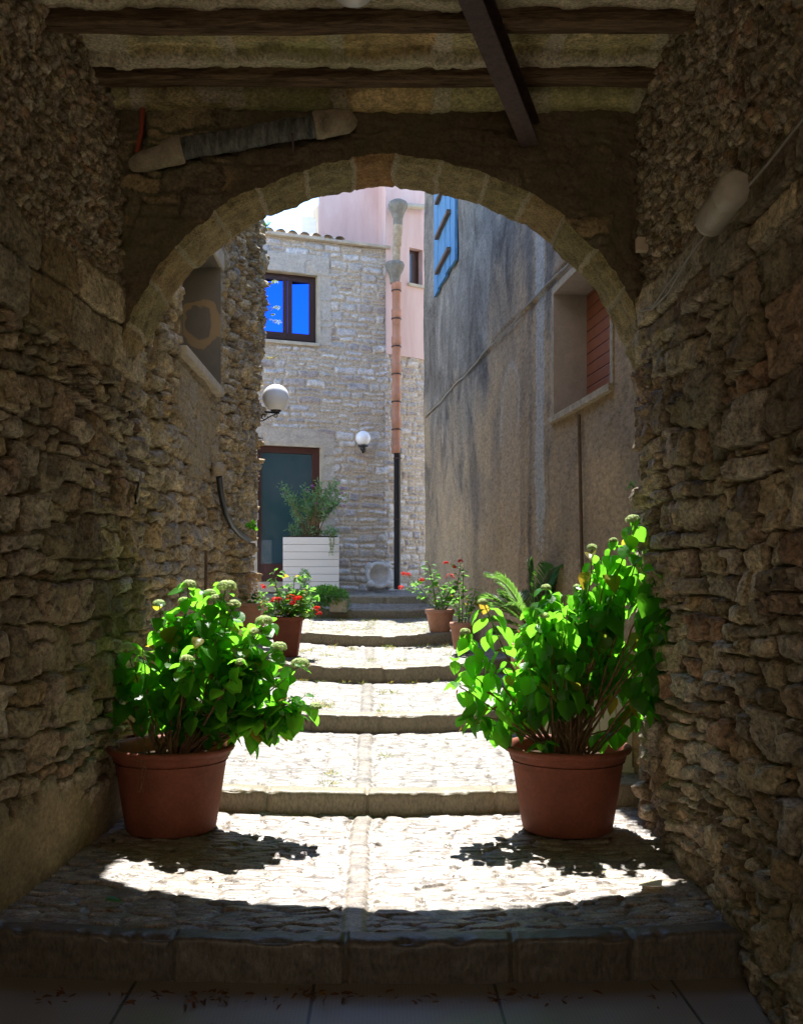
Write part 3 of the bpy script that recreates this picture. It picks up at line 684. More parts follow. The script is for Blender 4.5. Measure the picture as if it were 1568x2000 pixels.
# lumps of mortar along the near side of each beam
for yb_ in (5.45, 4.80, 4.15):
    e = yb_ - .12 + fbm(X, Y * 0, .22, 5, 9 + int(yb_ * 10), .65) * .13
    pm = sst(Y, e - .012, e + .006) * (Y < yb_ + .1); jm = np.maximum(jm, pm); h = h + (.06 if yb_ > 5 else .10) * pm
grid_mesh('ceiling', np.stack([X, Y, zc - h], -1), np.stack([rr, 1 - jm, 0 * rr, 1 + 0 * rr], -1), M['ceiling'], flip=True)
finish(bpy.data.objects['ceiling'], kind='structure')
def beam(yc, zb, hgt, dep, seed, lab):
    xs = np.arange(-1.72, 1.72, .012); a = np.linspace(0, 2 * math.pi, 29)
    X, A = np.meshgrid(xs, a, indexing='ij')
    ca, sa = np.cos(A), np.sin(A); sq = (np.abs(ca) ** 5 + np.abs(sa) ** 5) ** (-1 / 5)
    wav = fbm(X, 0 * X, 1.2, 3, seed)
    rr_ = sq * (1 + fbm(X * .25, A * .5 + 0 * X, .05, 3, seed + 3) * .12 + fbm(X, 0 * X, .4, 3, seed + 6) * .10)
    crack = np.exp(-((A - 3.6 - wav * .5) / .05) ** 2) + np.exp(-((A - 4.0 + wav * .8) / .04) ** 2) * (fbm(X, 0 * X, .5, 2, seed + 9) > -.05)
    rr_ = rr_ - .10 * crack
    P = np.stack([X, dep / 2 * rr_ * ca, hgt / 2 + hgt / 2 * rr_ * sa + wav * .05], -1)
    o = grid_mesh('ceiling_beam', P, None, M['timber'], flip=True); o.location = (0, yc, zb)
    finish(o, lab, 'beam', 'old timber beams across the passage ceiling')
beam(5.46, 4.02, .135, .13, 5, 'old cracked timber beam nearest the arch')
beam(4.83, 3.975, .12, .13, 17, 'old cracked timber beam crossing near the top edge of the picture')
beam(4.12, 3.95, .14, .14, 29, 'timber beam nearest the viewer, mostly above the picture')

# rusty steel brace under the beams
p0 = Vector((.845, 5.72, 3.80)); p1 = Vector((.10, 3.55, 3.93))
dr = (p1 - p0).normalized(); sd_ = dr.cross(Vector((0, 0, 1))).normalized(); upv = sd_.cross(dr)
st_ = thing('steel_beam', 'rusty dark steel beam running slantwise under the timber beams', 'beam', p0)
def bar(mb, a, b, sd, up, s0, s1, u0, u1):
    vs = [q + sd * s + up * u - p0 for q in (a, b) for s in (s0, s1) for u in (u0, u1)]
    mb.add(vs, [(0, 1, 3, 2), (4, 6, 7, 5), (0, 4, 5, 1), (2, 3, 7, 6), (0, 2, 6, 4), (1, 5, 7, 3)])
f1 = MB(); bar(f1, p0, p1, sd_, upv, -.052, .052, -.006, .006); f1.build('flange', M['steel'], st_, bevel=.002)
f2 = MB(); bar(f2, p0, p1, sd_, upv, -.006, .006, .007, .12); f2.build('web', M['steel'], st_)
f3 = MB(); bar(f3, p0, p1, sd_, upv, -.052, .052, .121, .133); f3.build('flange', M['steel'], st_)

# drain pipe over the arch
dp = thing('drain_pipe', 'thick grey drain pipe laid slanting over the left of the arch, cement at both ends', 'pipe', W(500, 265, 5.62))
o_ = dp.location
A_, B_ = W(352, 292, 5.64), W(628, 243, 5.66)
def lp(a, b, t): return a + (b - a) * t
t_ = MB(); t_.tube([lp(A_, B_, k / 96) - o_ + Vector((0, 0, .003 * math.sin(k / 8))) for k in range(97)], [.057 + (.0030 if k % 3 == 0 else 0) + .002 * math.sin(k * .37) for k in range(97)], 22); t_.build('pipe_barrel', M['grey_pipe'], dp)
t_ = MB(); t_.tube([lp(A_, B_, .95) - o_, lp(A_, B_, 1.0) - o_, lp(A_, B_, 1.02) - o_, W(660, 238, 5.64) - o_, W(682, 238, 5.66) - o_, W(692, 240, 5.68) - o_], [.072, .078, .074, .070, .060, .03], 18); t_.build('cement_collar', M['cement'], dp)
t_ = MB(); t_.tube([W(262, 322, 5.72) - o_, W(280, 316, 5.68) - o_, W(320, 305, 5.66) - o_, W(326, 300, 5.66) - o_, lp(A_, B_, .0) - o_, lp(A_, B_, .02) - o_], [.04, .056, .060, .072, .076, .070], 18); t_.build('cement_collar', M['cement'], dp)
t_ = MB(); t_.tube([W(571, 262, 5.56) - o_, W(573, 296, 5.66) - o_], .007, 6); t_.build('pipe_hook', M['steel'], dp)
rp = MB(); rp.tube([W(279, 212, 5.66), W(276, 262, 5.66), W(268, 296, 5.70)], .014, 10)
finish(rp.build('thin_pipe', M['red_pipe']), 'short thin red pipe in the top left corner above the arch', 'pipe')

# lamp, junction box and cables on the right tunnel wall
lm = thing('wall_lamp', 'dusty white bulkhead lamp fixed on the dark right wall', 'lamp', W(1430, 398, 4.05))
o_ = lm.location
la, lb = W(1399, 432, 4.22) - o_, W(1462, 366, 3.93) - o_
la.x = lb.x = -.03
prof = [(.0, -.235), (.045, -.232), (.062, -.21), (.066, -.1), (.066, .1), (.062, .21), (.045, .232), (0, .235)]
ax = (lb - la).normalized(); Mx = ax.to_track_quat('Z', 'Y').to_matrix()
g_ = MB(); g_.lathe([(r, z * .75) for r, z in prof[:5]], (la + lb) / 2, 28, Mx); g_.lathe([(r, z) for r, z in ((.0661, .075), (.0661, .08))], (la + lb) / 2, 28, Mx)
for k in range(14): g_.lathe([(.0662, -.14 + k * .0155), (.0675, -.137 + k * .0155), (.0662, -.134 + k * .0155)], (la + lb) / 2, 28, Mx)
g_.build('lamp_cover', M['lamp_plastic'], lm)
g_ = MB(); g_.lathe([(.068, .078), (.069, .082), (.069, .15), (.05, .172), (0, .174)], (la + lb) / 2, 28, Mx); g_.build('end_cap', M['lamp_plastic'], lm)
g_ = MB(); g_.box((la + lb) / 2 + Vector((.06, 0, 0)), (.05, .09, .30), M=Mx); g_.build('back_plate', M['cream_plastic'], lm)
def rwall(px, py, x=1.40): return W(px, py, x * 2000 / (px - 740))
cb1 = MB(); cb1.tube([rwall(1640, 110, 1.36), rwall(1568, 232, 1.37), rwall(1500, 318, 1.36), rwall(1462, 362, 1.36)], .0055, 6)
finish(cb1.build('lamp_cable', M['cable']), 'single grey cable running up the right wall from the lamp', 'cable')
cb2 = MB()
cb2.tube([rwall(1392, 442, 1.35), rwall(1360, 480, 1.37), rwall(1338, 512, 1.37), rwall(1300, 560, 1.38), rwall(1272, 603, 1.40), rwall(1252, 607, 1.43)], .005, 6)
cb2.tube([rwall(1388, 446, 1.36), rwall(1352, 492, 1.38), rwall(1330, 528, 1.37), rwall(1304, 572, 1.38), rwall(1270, 606, 1.40)], .005, 6)
finish(cb2.build('lamp_cable', M['cable']), 'paired grey cables sagging from the lamp down to the arch', 'cable')
jb = MB(); jb.box(W(1253, 478, 5.60), (.062, .05, .075), jit=.003)
finish(jb.build('junction_box', M['cream_plastic'], bevel=.004), 'small beige junction box in the corner right of the arch', 'box')
gl = thing('ceiling_lamp', 'white round lamp hanging at the top edge of the picture', 'lamp', W(690, -12, 3.6))
g_ = MB(); g_.lathe([(0, -.032), (.03, -.03), (.055, -.02), (.07, -.005), (.075, .01), (.06, .03)], n=32); g_.build('lamp_shade', M['globe'], gl)
g_ = MB(); g_.tube([(0, 0, .02), (0, 0, .62)], .012, 8); g_.build('lamp_stem', M['black_iron'], gl)
#@@FACADE
# ------------------------------------------------------------------ stone house at the top of the steps
FA, FB = W(500, 1120, 16.35), W(755, 1120, 17.15)
FD = Vector((FB.x - FA.x, FB.y - FA.y, 0)); FL = FD.length; FD.normalize(); FN = Vector((FD.y, -FD.x, 0))  # FN looks down the alley
def FP(t, z, out=0): return Vector((FA.x, FA.y, 0)) + FD * t + FN * out + Vector((0, 0, z))
def ft(px):                                  # distance along the facade of a point seen at px
    k = (px - 740) / 2000
    return (k * FA.y - FA.x) / (FD.x - k * FD.y)
def fz(px, py): p = FP(ft(px), 0); return EYE + (1120 - py) / 2000 * p.y
house = thing('stone_house', 'pale stone house at the top of the steps with brown window and glazed door', 'house', (FA.x, FA.y, 1.1))
HO = house.location
def hb(mb, name, mat, parent=house, bev=0):
    mb.v = [tuple(Vector(v) - HO) for v in mb.v]
    return mb.build(name, mat, parent, bevel=bev)
def fbox(mb, t0, t1, z0, z1, o0, o1):
    vs = [FP(t, z, o) for t in (t0, t1) for z in (z0, z1) for o in (o0, o1)]
    return mb.add(vs, [(0, 1, 3, 2), (4, 6, 7, 5), (0, 4, 5, 1), (2, 3, 7, 6), (0, 2, 6, 4), (1, 5, 7, 3)])
WT0, WT1, WZ0, WZ1 = ft(503), ft(621), fz(600, 669), fz(600, 536)
DT0, DT1, DZ0, DZ1 = ft(503), ft(627), fz(560, 1136), fz(560, 871)
ts = np.arange(-.9, FL + .03, .016); zs = np.arange(.7, 6.84, .016)
U, V = np.meshgrid(ts, zs, indexing='ij')
s = stones(U, V, (.08, .17), (.12, .36), .35, (.035, .020), 501, .4, .09)
hh, mm = relief(s, .040, .030, .018, .08); hh = hh + fbm(U, V, .06, 4, 502) * .008
cut = (fbm(U, V, .5, 3, 505) > .16)
def inr(a, b, c, d): return (U > a) & (U < b) & (V > c) & (V < d)
dressed = inr(WT0 - .3, WT1 + .20, WZ1, WZ1 + .33) | inr(WT1, WT1 + .24, WZ0 - .03, WZ1) | inr(DT1, DT1 + .24, DZ0 - .2, DZ1) | inr(DT0 - .3, DT0, DZ0 - .2, DZ1) | (inr(DT0 - .3, DT1 + .25, DZ1, 99) & (V < DZ1 + .32 - .13 * (U - DT0 - .4) ** 2))
dm = dressed.astype(float)
course = np.abs((V / .42) % 1 - .5); cj = (1 - sst(course, .47, .487) ) * dm
dj_ = np.where(V > WZ1, 1.0, cj); hh = hh * (1 - dm) + dm * (.010 + fbm(U, V, .08, 4, 503) * .012 - .02 * cj * (V < WZ1) - .012 * (fbm(U, V, .2, 3, 507) > .2))
keep = ~(inr(WT0, WT1, WZ0, WZ1) | inr(DT0, DT1, DZ0, DZ1))
P = np.stack([FA.x + FD.x * U + FN.x * hh - HO.x, FA.y + FD.y * U + FN.y * hh - HO.y, V - HO.z], -1)
grid_mesh('wall', P, np.stack([s['r1'], mm * (1 - dm) + dm, dm * .8, 1 + 0 * mm], -1), M['facade'], house, keep)
# right part of the same house, turned a little further away
QA, QB = W(752, 1120, 17.14), W(905, 1120, 18.15)
QD = (QB - QA); QD.z = 0; QL = QD.length; QD.normalize(); QN = Vector((QD.y, -QD.x, 0))
def QP(t, z, out=0): return Vector((QA.x, QA.y, 0)) + QD * t + QN * out + Vector((0, 0, z))
def qt(px): k = (px - 740) / 2000; return (k * QA.y - QA.x) / (QD.x - k * QD.y)
def qz(px, py): return EYE + (1120 - py) / 2000 * QP(qt(px), 0).y
def qbox(mb, t0, t1, z0, z1, o0, o1):
    vs = [QP(t, z, o) for t in (t0, t1) for z in (z0, z1) for o in (o0, o1)]
    return mb.add(vs, [(0, 1, 3, 2), (4, 6, 7, 5), (0, 4, 5, 1), (2, 3, 7, 6), (0, 2, 6, 4), (1, 5, 7, 3)])
PZ_ = qz(800, 698)
ts = np.arange(0, QL, .016); zs = np.arange(.7, PZ_ + .01, .016); U, V = np.meshgrid(ts, zs, indexing='ij')
s = stones(U, V, (.08, .15), (.09, .28), .35, (.035, .022), 511, .4, .09); hh, mm = relief(s, .030, .026, .020, .10)
P = np.stack([QA.x + QD.x * U + QN.x * hh - HO.x, QA.y + QD.y * U + QN.y * hh - HO.y, V - HO.z], -1)
grid_mesh('wall', P, np.stack([s['r1'], mm, 0 * mm, 1 + 0 * mm], -1), M['facade'], house)
q = MB(); t0, t1, z0, z1 = qt(798), qt(824), qz(810, 556), qz(810, 486)
for a, b, c, d in ((0, t0, PZ_, 8.9), (t1, QL, PZ_, 8.9), (t0, t1, PZ_, z0), (t0, t1, z1, 8.9)): q.add([QP(a, c, .02), QP(b, c, .02), QP(b, d, .02), QP(a, d, .02)], [(0, 1, 2, 3)])
q.add([QP(0, PZ_, .02), QP(QL, PZ_, .02), QP(QL, PZ_, -.05), QP(0, PZ_, -.05)], [(3, 2, 1, 0)])
for (a, b) in ((t0, t0), (t1, t1)): q.add([QP(a, z0, .02), QP(a, z1, .02), QP(a, z1, -.13), QP(a, z0, -.13)], [(0, 1, 2, 3)])
q.add([QP(t0, z1, .02), QP(t1, z1, .02), QP(t1, z1, -.13), QP(t0, z1, -.13)], [(0, 1, 2, 3)])
hb(q, 'rendered_wall', M['pink'])
q = MB(); qbox(q, t0 + .0, t1, z0, z1, -.14, -.10); wf = hb(q, 'small_window', M['dark_wood'])
q = MB(); qbox(q, t0 + .05, t0 + .12, z0 + .07, z1 - .07, -.099, -.094); hb(q, 'pane', M['door_glass'], house)
q = MB(); qbox(q, t0 - .04, t1 + .04, z0 - .05, z0 - .002, -.12, .06); hb(q, 'sill', M['plain_stone'])
# pink upper storey set back behind the stone parapet
def SB(t, z, o=0): return FP(t, z, -.55 + o)
u0 = None
for tt in np.arange(0, 3, .005):
    p = SB(tt, 0)
    if p.x / p.y * 2000 + 740 >= 622: u0 = tt; break
q = MB(); q.add([SB(u0, 6.0), SB(FL + .06, 6.0), SB(FL + .06, 8.9), SB(u0, 8.9)], [(0, 1, 2, 3)])
bk = Vector((.35, 3, 0)); q.add([SB(u0, 6.0), SB(u0, 8.9), SB(u0, 8.9) + bk, SB(u0, 6.0) + bk], [(0, 1, 2, 3)])
q.add([SB(u0, 8.9), SB(FL + .06, 8.9), SB(FL + .06, 8.9) + bk, SB(u0, 8.9) + bk], [(0, 1, 2, 3)])
q.add([SB(FL + .06, 6), FP(FL + .02, 6, 0), FP(FL + .02, 8.9, 0) - Vector((0, 0, 0)), SB(FL + .06, 8.9)], [(0, 1, 2, 3)])
hb(q, 'upper_storey', M['pink'])
q = MB(); fbox(q, -2.5, FL + .02, .6, 6.8, -.9, -.42); hb(q, 'inner_wall', M['mass'])
q = MB(); fbox(q, FL + .02, FL + 2.6, .6, 8.88, -4.2, -1.4); hb(q, 'inner_wall', M['mass'])
# eaves: stone coping and roof tiles
q = MB(); t = -.9
while t < FL + .0:
    l = random.Random(int(t * 100)).uniform(.3, .5); fbox(q, t + .003, min(t + l, FL + .05), 6.835, 6.875 + random.Random(int(t * 77)).uniform(0, .012), -.3, .075); t += l
hb(q, 'coping', M['plain_stone'], bev=.008)
rnd = random.Random(3)
q = MB(); t = -.8
while t < FL - .65:
    c = FP(t, 6.87 + rnd.uniform(0, .02), .04); vs = []
    for o in (0, -.45):
        for k in range(9):
            a = math.pi * k / 8; vs.append(FP(t + .085 * math.cos(a), 6.88 + (.06 + .01 * rnd.random()) * math.sin(a) - o * .22, .05 + o + .01 * rnd.random()))
    q.add(vs, [(k, k + 1, k + 10, k + 9) for k in range(8)], True)
    q.add([v + Vector((0, 0, -.014)) for v in vs], [(k, k + 1, k + 10, k + 9) for k in range(8)], True)
    q.add([vs[0], vs[0] + Vector((0, 0, -.014)), vs[8] + Vector((0, 0, -.014)), vs[8]], [(0, 1, 2, 3)])
    t += .20
hb(q, 'roof_tiles', M['clay_tile'])
ac = MB(); ac.box(FP(u0 - .10, 7.28, -.8), (.22, .35, .34)); ac.box(FP(u0 - .10, 7.28, -.62), (.16, .02, .24)); hb(ac, 'white_roof_unit', M['white_paint'], bev=.01)
# window
wi = MB(); F = -.115; fw = .055
fbox(wi, WT0, WT1, WZ0, WZ0 + fw, F - .05, F); fbox(wi, WT0, WT1, WZ1 - fw, WZ1, F - .05, F)
fbox(wi, WT0, WT0 + fw, WZ0 + fw, WZ1 - fw, F - .05, F); fbox(wi, WT1 - fw, WT1, WZ0 + fw, WZ1 - fw, F - .05, F)
win = hb(wi, 'window', M['dark_wood'], bev=.004)
mid = (WT0 + WT1) / 2 + .02
cz0, cz1 = WZ0 + .045, WZ1 - .045
for (a, b) in ((WT0 + .045, mid), (mid + .004, WT1 - .045)):
    c_ = MB(); g0, g1 = fz(600, 650), fz(600, 549); st = .075
    fbox(c_, a, b, cz0, g0, F - .03, F + .02); fbox(c_, a, b, g1, cz1, F - .03, F + .02)
    fbox(c_, a, a + st, g0, g1, F - .03, F + .02); fbox(c_, b - st, b, g0, g1, F - .03, F + .02)
    cs = hb(c_, 'casement', M['dark_wood'], win, .003)
    p_ = MB(); tw = .26; A0 = FP(a + st, g0, F - .012); A1 = FP(b - st, g0, F - .012)
    sft = Vector((.0, .0, 0)); hz = Vector((0, 0, g1 - g0))
    c0_ = (A0 + A1) / 2; dv_ = A1 - A0; dv_ = Matrix.Rotation(-R(13), 3, 'Z') @ dv_ * .98   # pane turned behind its frame so that it mirrors open sky
    B0 = c0_ - dv_ / 2 + Vector((0, .0, 0)) - FN * .035; B1 = c0_ + dv_ / 2 - FN * .035
    B0, B1 = B0 - (B1 - B0) * .3, B1 + (B1 - B0) * .3
    p_.add([B0, B1, B1 + hz, B0 + hz], [(0, 1, 2, 3)]); hb(p_, 'pane', M['sky_tint_glass'], win)
for q_, (a, b, c, d) in (('reveal', (WT0, WT1, WZ0, WZ1)), ('reveal', (DT0, DT1, DZ0, DZ1))):
    r_ = MB(); fbox(r_, b, b + .05, c - .03, d + .03, -.28, -.004); fbox(r_, a - .05, a, c - .03, d + .03, -.28, -.004); fbox(r_, a, b, d, d + .05, -.28, -.004)
    hb(r_, 'reveal', M['plain_stone'])
r_ = MB(); fbox(r_, WT0 - .2, WT1 + .02, WZ0 - .055, WZ0 - .002, -.26, .035); hb(r_, 'sill', M['plain_stone'], bev=.008)
r_ = MB(); fbox(r_, DT0 - .1, DT1 + .1, DZ0 - .17, DZ0 - .002, -.26, .12); hb(r_, 'door_step', M['plain_stone'], bev=.01)
for q_ in ((WT0, WT1, WZ0, WZ1), (DT0, DT1, DZ0, DZ1)): r_ = MB(); fbox(r_, *q_, -.40, -.36); hb(r_, 'room_shade_panel', M['black_plastic'])  # black panels stand in for the darkness of the unlit rooms
# door
g0, g1 = ft(513), ft(613)
d_ = MB(); fbox(d_, DT0, g0, DZ0, DZ1, -.13, -.08); fbox(d_, g1, DT1, DZ0, DZ1, -.13, -.08); gz0, gz1 = fz(560, 1101), fz(560, 884)
fbox(d_, g0, g1, DZ0, gz0, -.13, -.08); fbox(d_, g0, g1, gz1, DZ1, -.13, -.08)
M['door_wood'] = simple('red_brown_door_frame', (.075, .025, .018), .4, .5, var=.2, sc=6, vec=(8, 8, 1))
door = hb(d_, 'door', M['door_wood'], bev=.004)
d_ = MB(); fbox(d_, g0 - .01, g1 + .01, gz0 - .01, gz1 + .01, -.115, -.105); hb(d_, 'pane', M['door_glass'], door)
M['chrome'] = N('brushed_metal').pbr((.75, .75, .75), .3, metal=.8)
d_ = MB(); tt = ft(505.5); fbox(d_, tt - .013, tt + .013, fz(505, 988), fz(505, 976), -.08, -.065); hb(d_, 'lock_plate', M['chrome'], door); d_ = MB(); fbox(d_, tt - .01, tt + .01, fz(505, 1015), fz(505, 1001), -.08, -.045); hb(d_, 'handle', M['chrome'], door)

M['funnel'] = simple('grey_green_cement', (.22, .205, .17), .9, .2, var=.3, sc=14)
# downpipes
def dpt(px, py, Y=17.0): return W(px, py, Y)
pp = thing('downpipe', 'pink clay downpipe with cement funnels above and black plastic pipe below, on the house corner', 'pipe', dpt(775, 1150))
o_ = pp.location
def bld(mb, o, name, mat, parent, bev=0): mb.v = [tuple(Vector(v) - o) for v in mb.v]; return mb.build(name, mat, parent, bevel=bev)
k_ = 17.0 / 2000
c = MB(); y = 552; n = 0
while y < 872:
    e = min(y + 53, 874)
    c.tube([dpt(774, y), dpt(774, y + 15), dpt(774, y + 15.5), dpt(774, e)], [9.8 * k_, 9.4 * k_, 8.3 * k_, 8.0 * k_], 20); y = e
bld(c, o_, 'clay_pipe', M['terracotta_light'], pp)
for y in (567, 622, 676, 730, 784, 838): 
    c = MB(); c.tube([dpt(774, y), dpt(774, y + 2.2)], 9.9 * k_, 20); bld(c, o_, 'pipe_bracket', M['dark_wood'], pp)
c = MB(); c.tube([dpt(776, 874), dpt(776, 885), dpt(776, 886), dpt(776, 1151)], [8.0 * k_, 8.0 * k_, 6.9 * k_, 6.9 * k_], 20); bld(c, o_, 'black_pipe', M['black_plastic'], pp)
for y in (894, 1013):
    c = MB(); c.tube([dpt(776, y), dpt(776, y + 2.5)], 7.9 * k_, 20); bld(c, o_, 'pipe_bracket', M['steel'], pp)
for (cx, y0) in ((777, 391), (772, 510)):
    c = MB(); prof = [(10, 0), (17, 4), (19.5, 9), (18.5, 16), (13, 26), (9.5, 36), (9, 52)] if y0 < 400 else [(8, 0), (17, 3), (19.5, 9), (17, 17), (11.5, 27), (9.5, 40), (9.5, 44)]
    c.tube([dpt(cx - (1 if y0 > 400 else 0), y0 + y_) for _, y_ in prof], [r_ * k_ for r_, _ in prof], 20); bld(c, o_, 'funnel', M['funnel'], pp)
c = MB(); c.tube([dpt(777, 441), dpt(776, 460), dpt(776, 461), dpt(775, 480), dpt(774, 481), dpt(774, 512)], [9.5 * k_, 9 * k_, 8.2 * k_, 8.4 * k_, 7.8 * k_, 7.6 * k_], 16); bld(c, o_, 'upper_pipe', M['cement'], pp)
c = MB(); c.tube([W(790, 402, 17.25), W(832, 405, 17.5)], .05, 10); bld(c, o_, 'gutter_spout', M['plain_stone'], pp)

# globe lamps
def scroll(mb, c, r, turns, d, fx=1, w=.006):
    pts = []
    for k in range(22):
        a = k / 21 * turns * 2 * math.pi; rr_ = r * (1 - .8 * k / 21); pts.append(c + Vector((fx * rr_ * math.cos(a) * d[0], 0, rr_ * math.sin(a) * d[1])))
    mb.tube(pts, w, 6)
L1 = W(539, 777, 12.2); gl = thing('globe_lamp', 'large white globe lamp on a scrolled iron bracket at the end of the left wall', 'lamp', W(508, 805, 12.2))
o_ = gl.location; k_ = 12.2 / 2000
c = MB(); c.lathe([(26.3 * k_ * math.sin(a), -26.3 * k_ * math.cos(a)) for a in np.linspace(.3, math.pi, 22)], L1, 36); bld(c, o_, 'globe', M['globe'], gl)
c = MB(); c.lathe([(0, -.17), (.055, -.168), (.065, -.15), (.065, -.135), (.045, -.13)], L1, 24); bld(c, o_, 'globe_holder', M['black_iron'], gl)
c = MB(); c.tube([W(503, 803, 12.2), W(546, 807, 12.2)], .012, 8); c.box(W(504, 806, 12.2), (.02, .09, .30)); scroll(c, W(516, 813, 12.2), .045, 1.2, (1, -1)); scroll(c, W(539, 811, 12.2), .028, 1.2, (1, -1), -1)
c.tube([W(506, 822, 12.2), W(514, 822, 12.2), W(525, 815, 12.2), W(537, 809, 12.2)], .007, 6); bld(c, o_, 'bracket', M['black_iron'], gl)
L2 = W(709, 856, 16.72); gl = thing('globe_lamp', 'small white globe lamp on a black stub on the stone house wall', 'lamp', W(706, 880, 16.9))
o_ = gl.location; k_ = 16.72 / 2000
c = MB(); c.lathe([(14.6 * k_ * math.sin(a), -14.6 * k_ * math.cos(a)) for a in np.linspace(.3, math.pi, 20)], L2, 32); bld(c, o_, 'globe', M['globe'], gl)
c = MB(); c.lathe([(0, -.25), (.012, -.245), (.02, -.22), (.045, -.19), (.05, -.16), (.042, -.15), (.085, -.135), (.085, -.115), (.05, -.112)], L2, 24); c.tube([L2 + Vector((0, 0, -.18)), L2 + Vector((0.02, .30, -.18))], .02, 8); bld(c, o_, 'bracket', M['black_iron'], gl)

# white boarded planter and stone basin by the house
def board_planter(loc, w_, d_, h_, n, label, rz=0, vert=False, group=None):
    t = thing('board_planter', label, 'planter', loc, rz, group)
    m_ = MB(); 
    if not vert:
        bh = h_ / n
        for k in range(n):
            m_.box((0, 0, (k + .5) * bh), (w_, d_, bh - .005))
    else:
        bw = w_ / n
        for k in range(n): m_.box((-w_ / 2 + (k + .5) * bw, 0, h_ / 2), (bw - .005, d_, h_ - .08))
        m_.box((0, 0, h_ - .02), (w_ + .03, d_ + .03, .035)); m_.box((0, 0, .03), (w_ + .015, d_ + .015, .05))
    m_.build('board_box', M['white_paint'], t, bevel=.003)
    m_ = MB(); m_.box((0, 0, h_ * .5), (w_ - .03, d_ - .03, h_ - .06)); m_.build('inner_box', M['soil'], t)
    m_ = MB(); m_.box((0, 0, h_ + .003), (w_ - .06, d_ - .06, .03)); m_.build('soil', M['soil'], t)
    return t
pl = board_planter(W(606, 1148, 15.75) + Vector((0, .25, -.02)), .86, .5, .80, 7, 'white planter of horizontal boards before the glazed door', rz=R(3))
sbn = thing('stone_basin', 'old round stone basin with four lugs leaning against the house wall', 'basin', W(737, 1153, 16.55))
c = MB(); Mb = Matrix.Rotation(R(12), 3, 'Z') @ Matrix.Rotation(R(72), 3, 'X'); bc = W(738, 1127, 16.7) - sbn.location
c.lathe([(0, -.02), (.10, -.015), (.15, .04), (.172, .13), (.18, .135), (.225, .13), (.228, .10), (.20, -.03), (.14, -.10), (0, -.11)], bc, 40, Mb, wob=.02)
for k in range(4):
    a = R(45 + 90 * k); c.lathe([(0, .14), (.05, .138), (.062, .12), (.06, -.01), (.03, -.05), (0, -.055)], bc + Mb @ Vector((.215 * math.cos(a), .215 * math.sin(a), 0)), 16, Mb)
c.build('basin_body', M['grey_stone'], sbn)

# hose and rods on the left alley wall
def lwall(px, py, x=-1.40): return W(px, py, x * 2000 / (px - 740))
hs = thing('wall_hose', 'thick black hose curving down the left alley wall from a cement knob', 'pipe', lwall(440, 990))
o_ = hs.location
c = MB(); c.tube([lwall(428, 930), lwall(432, 965), lwall(440, 1000), lwall(452, 1025), lwall(468, 1043), lwall(486, 1055, -1.42)], .028, 10); bld(c, o_, 'hose', M['black_plastic'], hs)
c = MB(); c.lathe([(0, .06), (.05, .05), (.06, 0), (.05, -.06), (0, -.07)], lwall(424, 916, -1.42), 14, wob=.15); bld(c, o_, 'cement_knob', M['cement'], hs)
c = MB(); c.tube([lwall(403, 1075, -1.37), lwall(402, 1180, -1.37)], .012, 8)
finish(c.build('rusty_rod', M['iron_stain']), 'thin rusty upright rod on the left alley wall behind the hydrangea', 'pipe')
#@@PLANTS
def leaf_template(nx=6, ny=4, w_=.62, fold=.18, curl=.25, tip=1.0, shape='ovate'):
    v = []; vein = []
    for i in range(nx + 1):
        x = i / nx
        if shape == 'ovate': hw = w_ / 2 * (math.sin(math.pi * x ** .78) ** .8 if 0 < x < 1 else .02)
        elif shape == 'round': hw = w_ / 2 * (math.sqrt(max(0, 1 - (2 * x - 1) ** 2)) if 0 < x < 1 else .05)
        elif shape == 'lance': hw = w_ / 2 * (math.sin(math.pi * x ** .9) if 0 < x < 1 else .02)
        for j in range(ny + 1):
            y = (j / ny * 2 - 1); side = abs(y)
            z = fold * side * hw * 1.2 - curl * x * x * .5 + (.03 * math.sin(j * 2.1 + i * 1.7) if 0 < j < ny else -.015 * (i % 2))
            v.append((x, y * hw, z)); vein.append(1.0 if j == ny // 2 else (.35 if i % 2 else 0))
    f = [(i * (ny + 1) + j, (i + 1) * (ny + 1) + j, (i + 1) * (ny + 1) + j + 1, i * (ny + 1) + j + 1) for i in range(nx) for j in range(ny)]
    return np.array(v), np.array(f), np.array(vein)
def leaf_mesh(name, mat, items, tpl, parent, seed=1, gfix=None):
    """items: (pos, direction, normal, length); positions local to the parent"""
    v, f, vein = tpl; n = len(items); rs = np.random.RandomState(seed)
    Pp = np.array([tuple(i[0]) for i in items]); D = np.array([tuple(i[1]) for i in items], float); Nn = np.array([tuple(i[2]) for i in items], float); Ls = np.array([i[3] for i in items])
    D /= np.linalg.norm(D, axis=1)[:, None]; Sd = np.cross(Nn, D); Sd /= np.maximum(np.linalg.norm(Sd, axis=1), 1e-6)[:, None]; Nn = np.cross(D, Sd)
    cur = rs.uniform(.2, 1.8, n)[:, None]
    vz = v[None, :, 2] * cur
    co = Pp[:, None, :] + Ls[:, None, None] * (v[None, :, 0, None] * D[:, None, :] + v[None, :, 1, None] * Sd[:, None, :] + vz[..., None] * Nn[:, None, :])
    ff = (f[None] + (np.arange(n) * len(v))[:, None, None]).reshape(-1, 4)
    r = rs.rand(n); g = rs.rand(n) if gfix is None else np.full(n, gfix)
    col = np.stack([np.repeat(r, len(v)), np.repeat(g, len(v)), np.tile(vein, n), np.ones(n * len(v))], -1)
    return mesh_np(name, co.reshape(-1, 3), ff, mat, col, parent, True)
T_HYD = leaf_template(7, 4, .82, .30, .40); T_SM = leaf_template(2, 2, .36, .2, .3, shape='lance'); T_GER = leaf_template(5, 4, 1.0, .35, .2, shape='round')
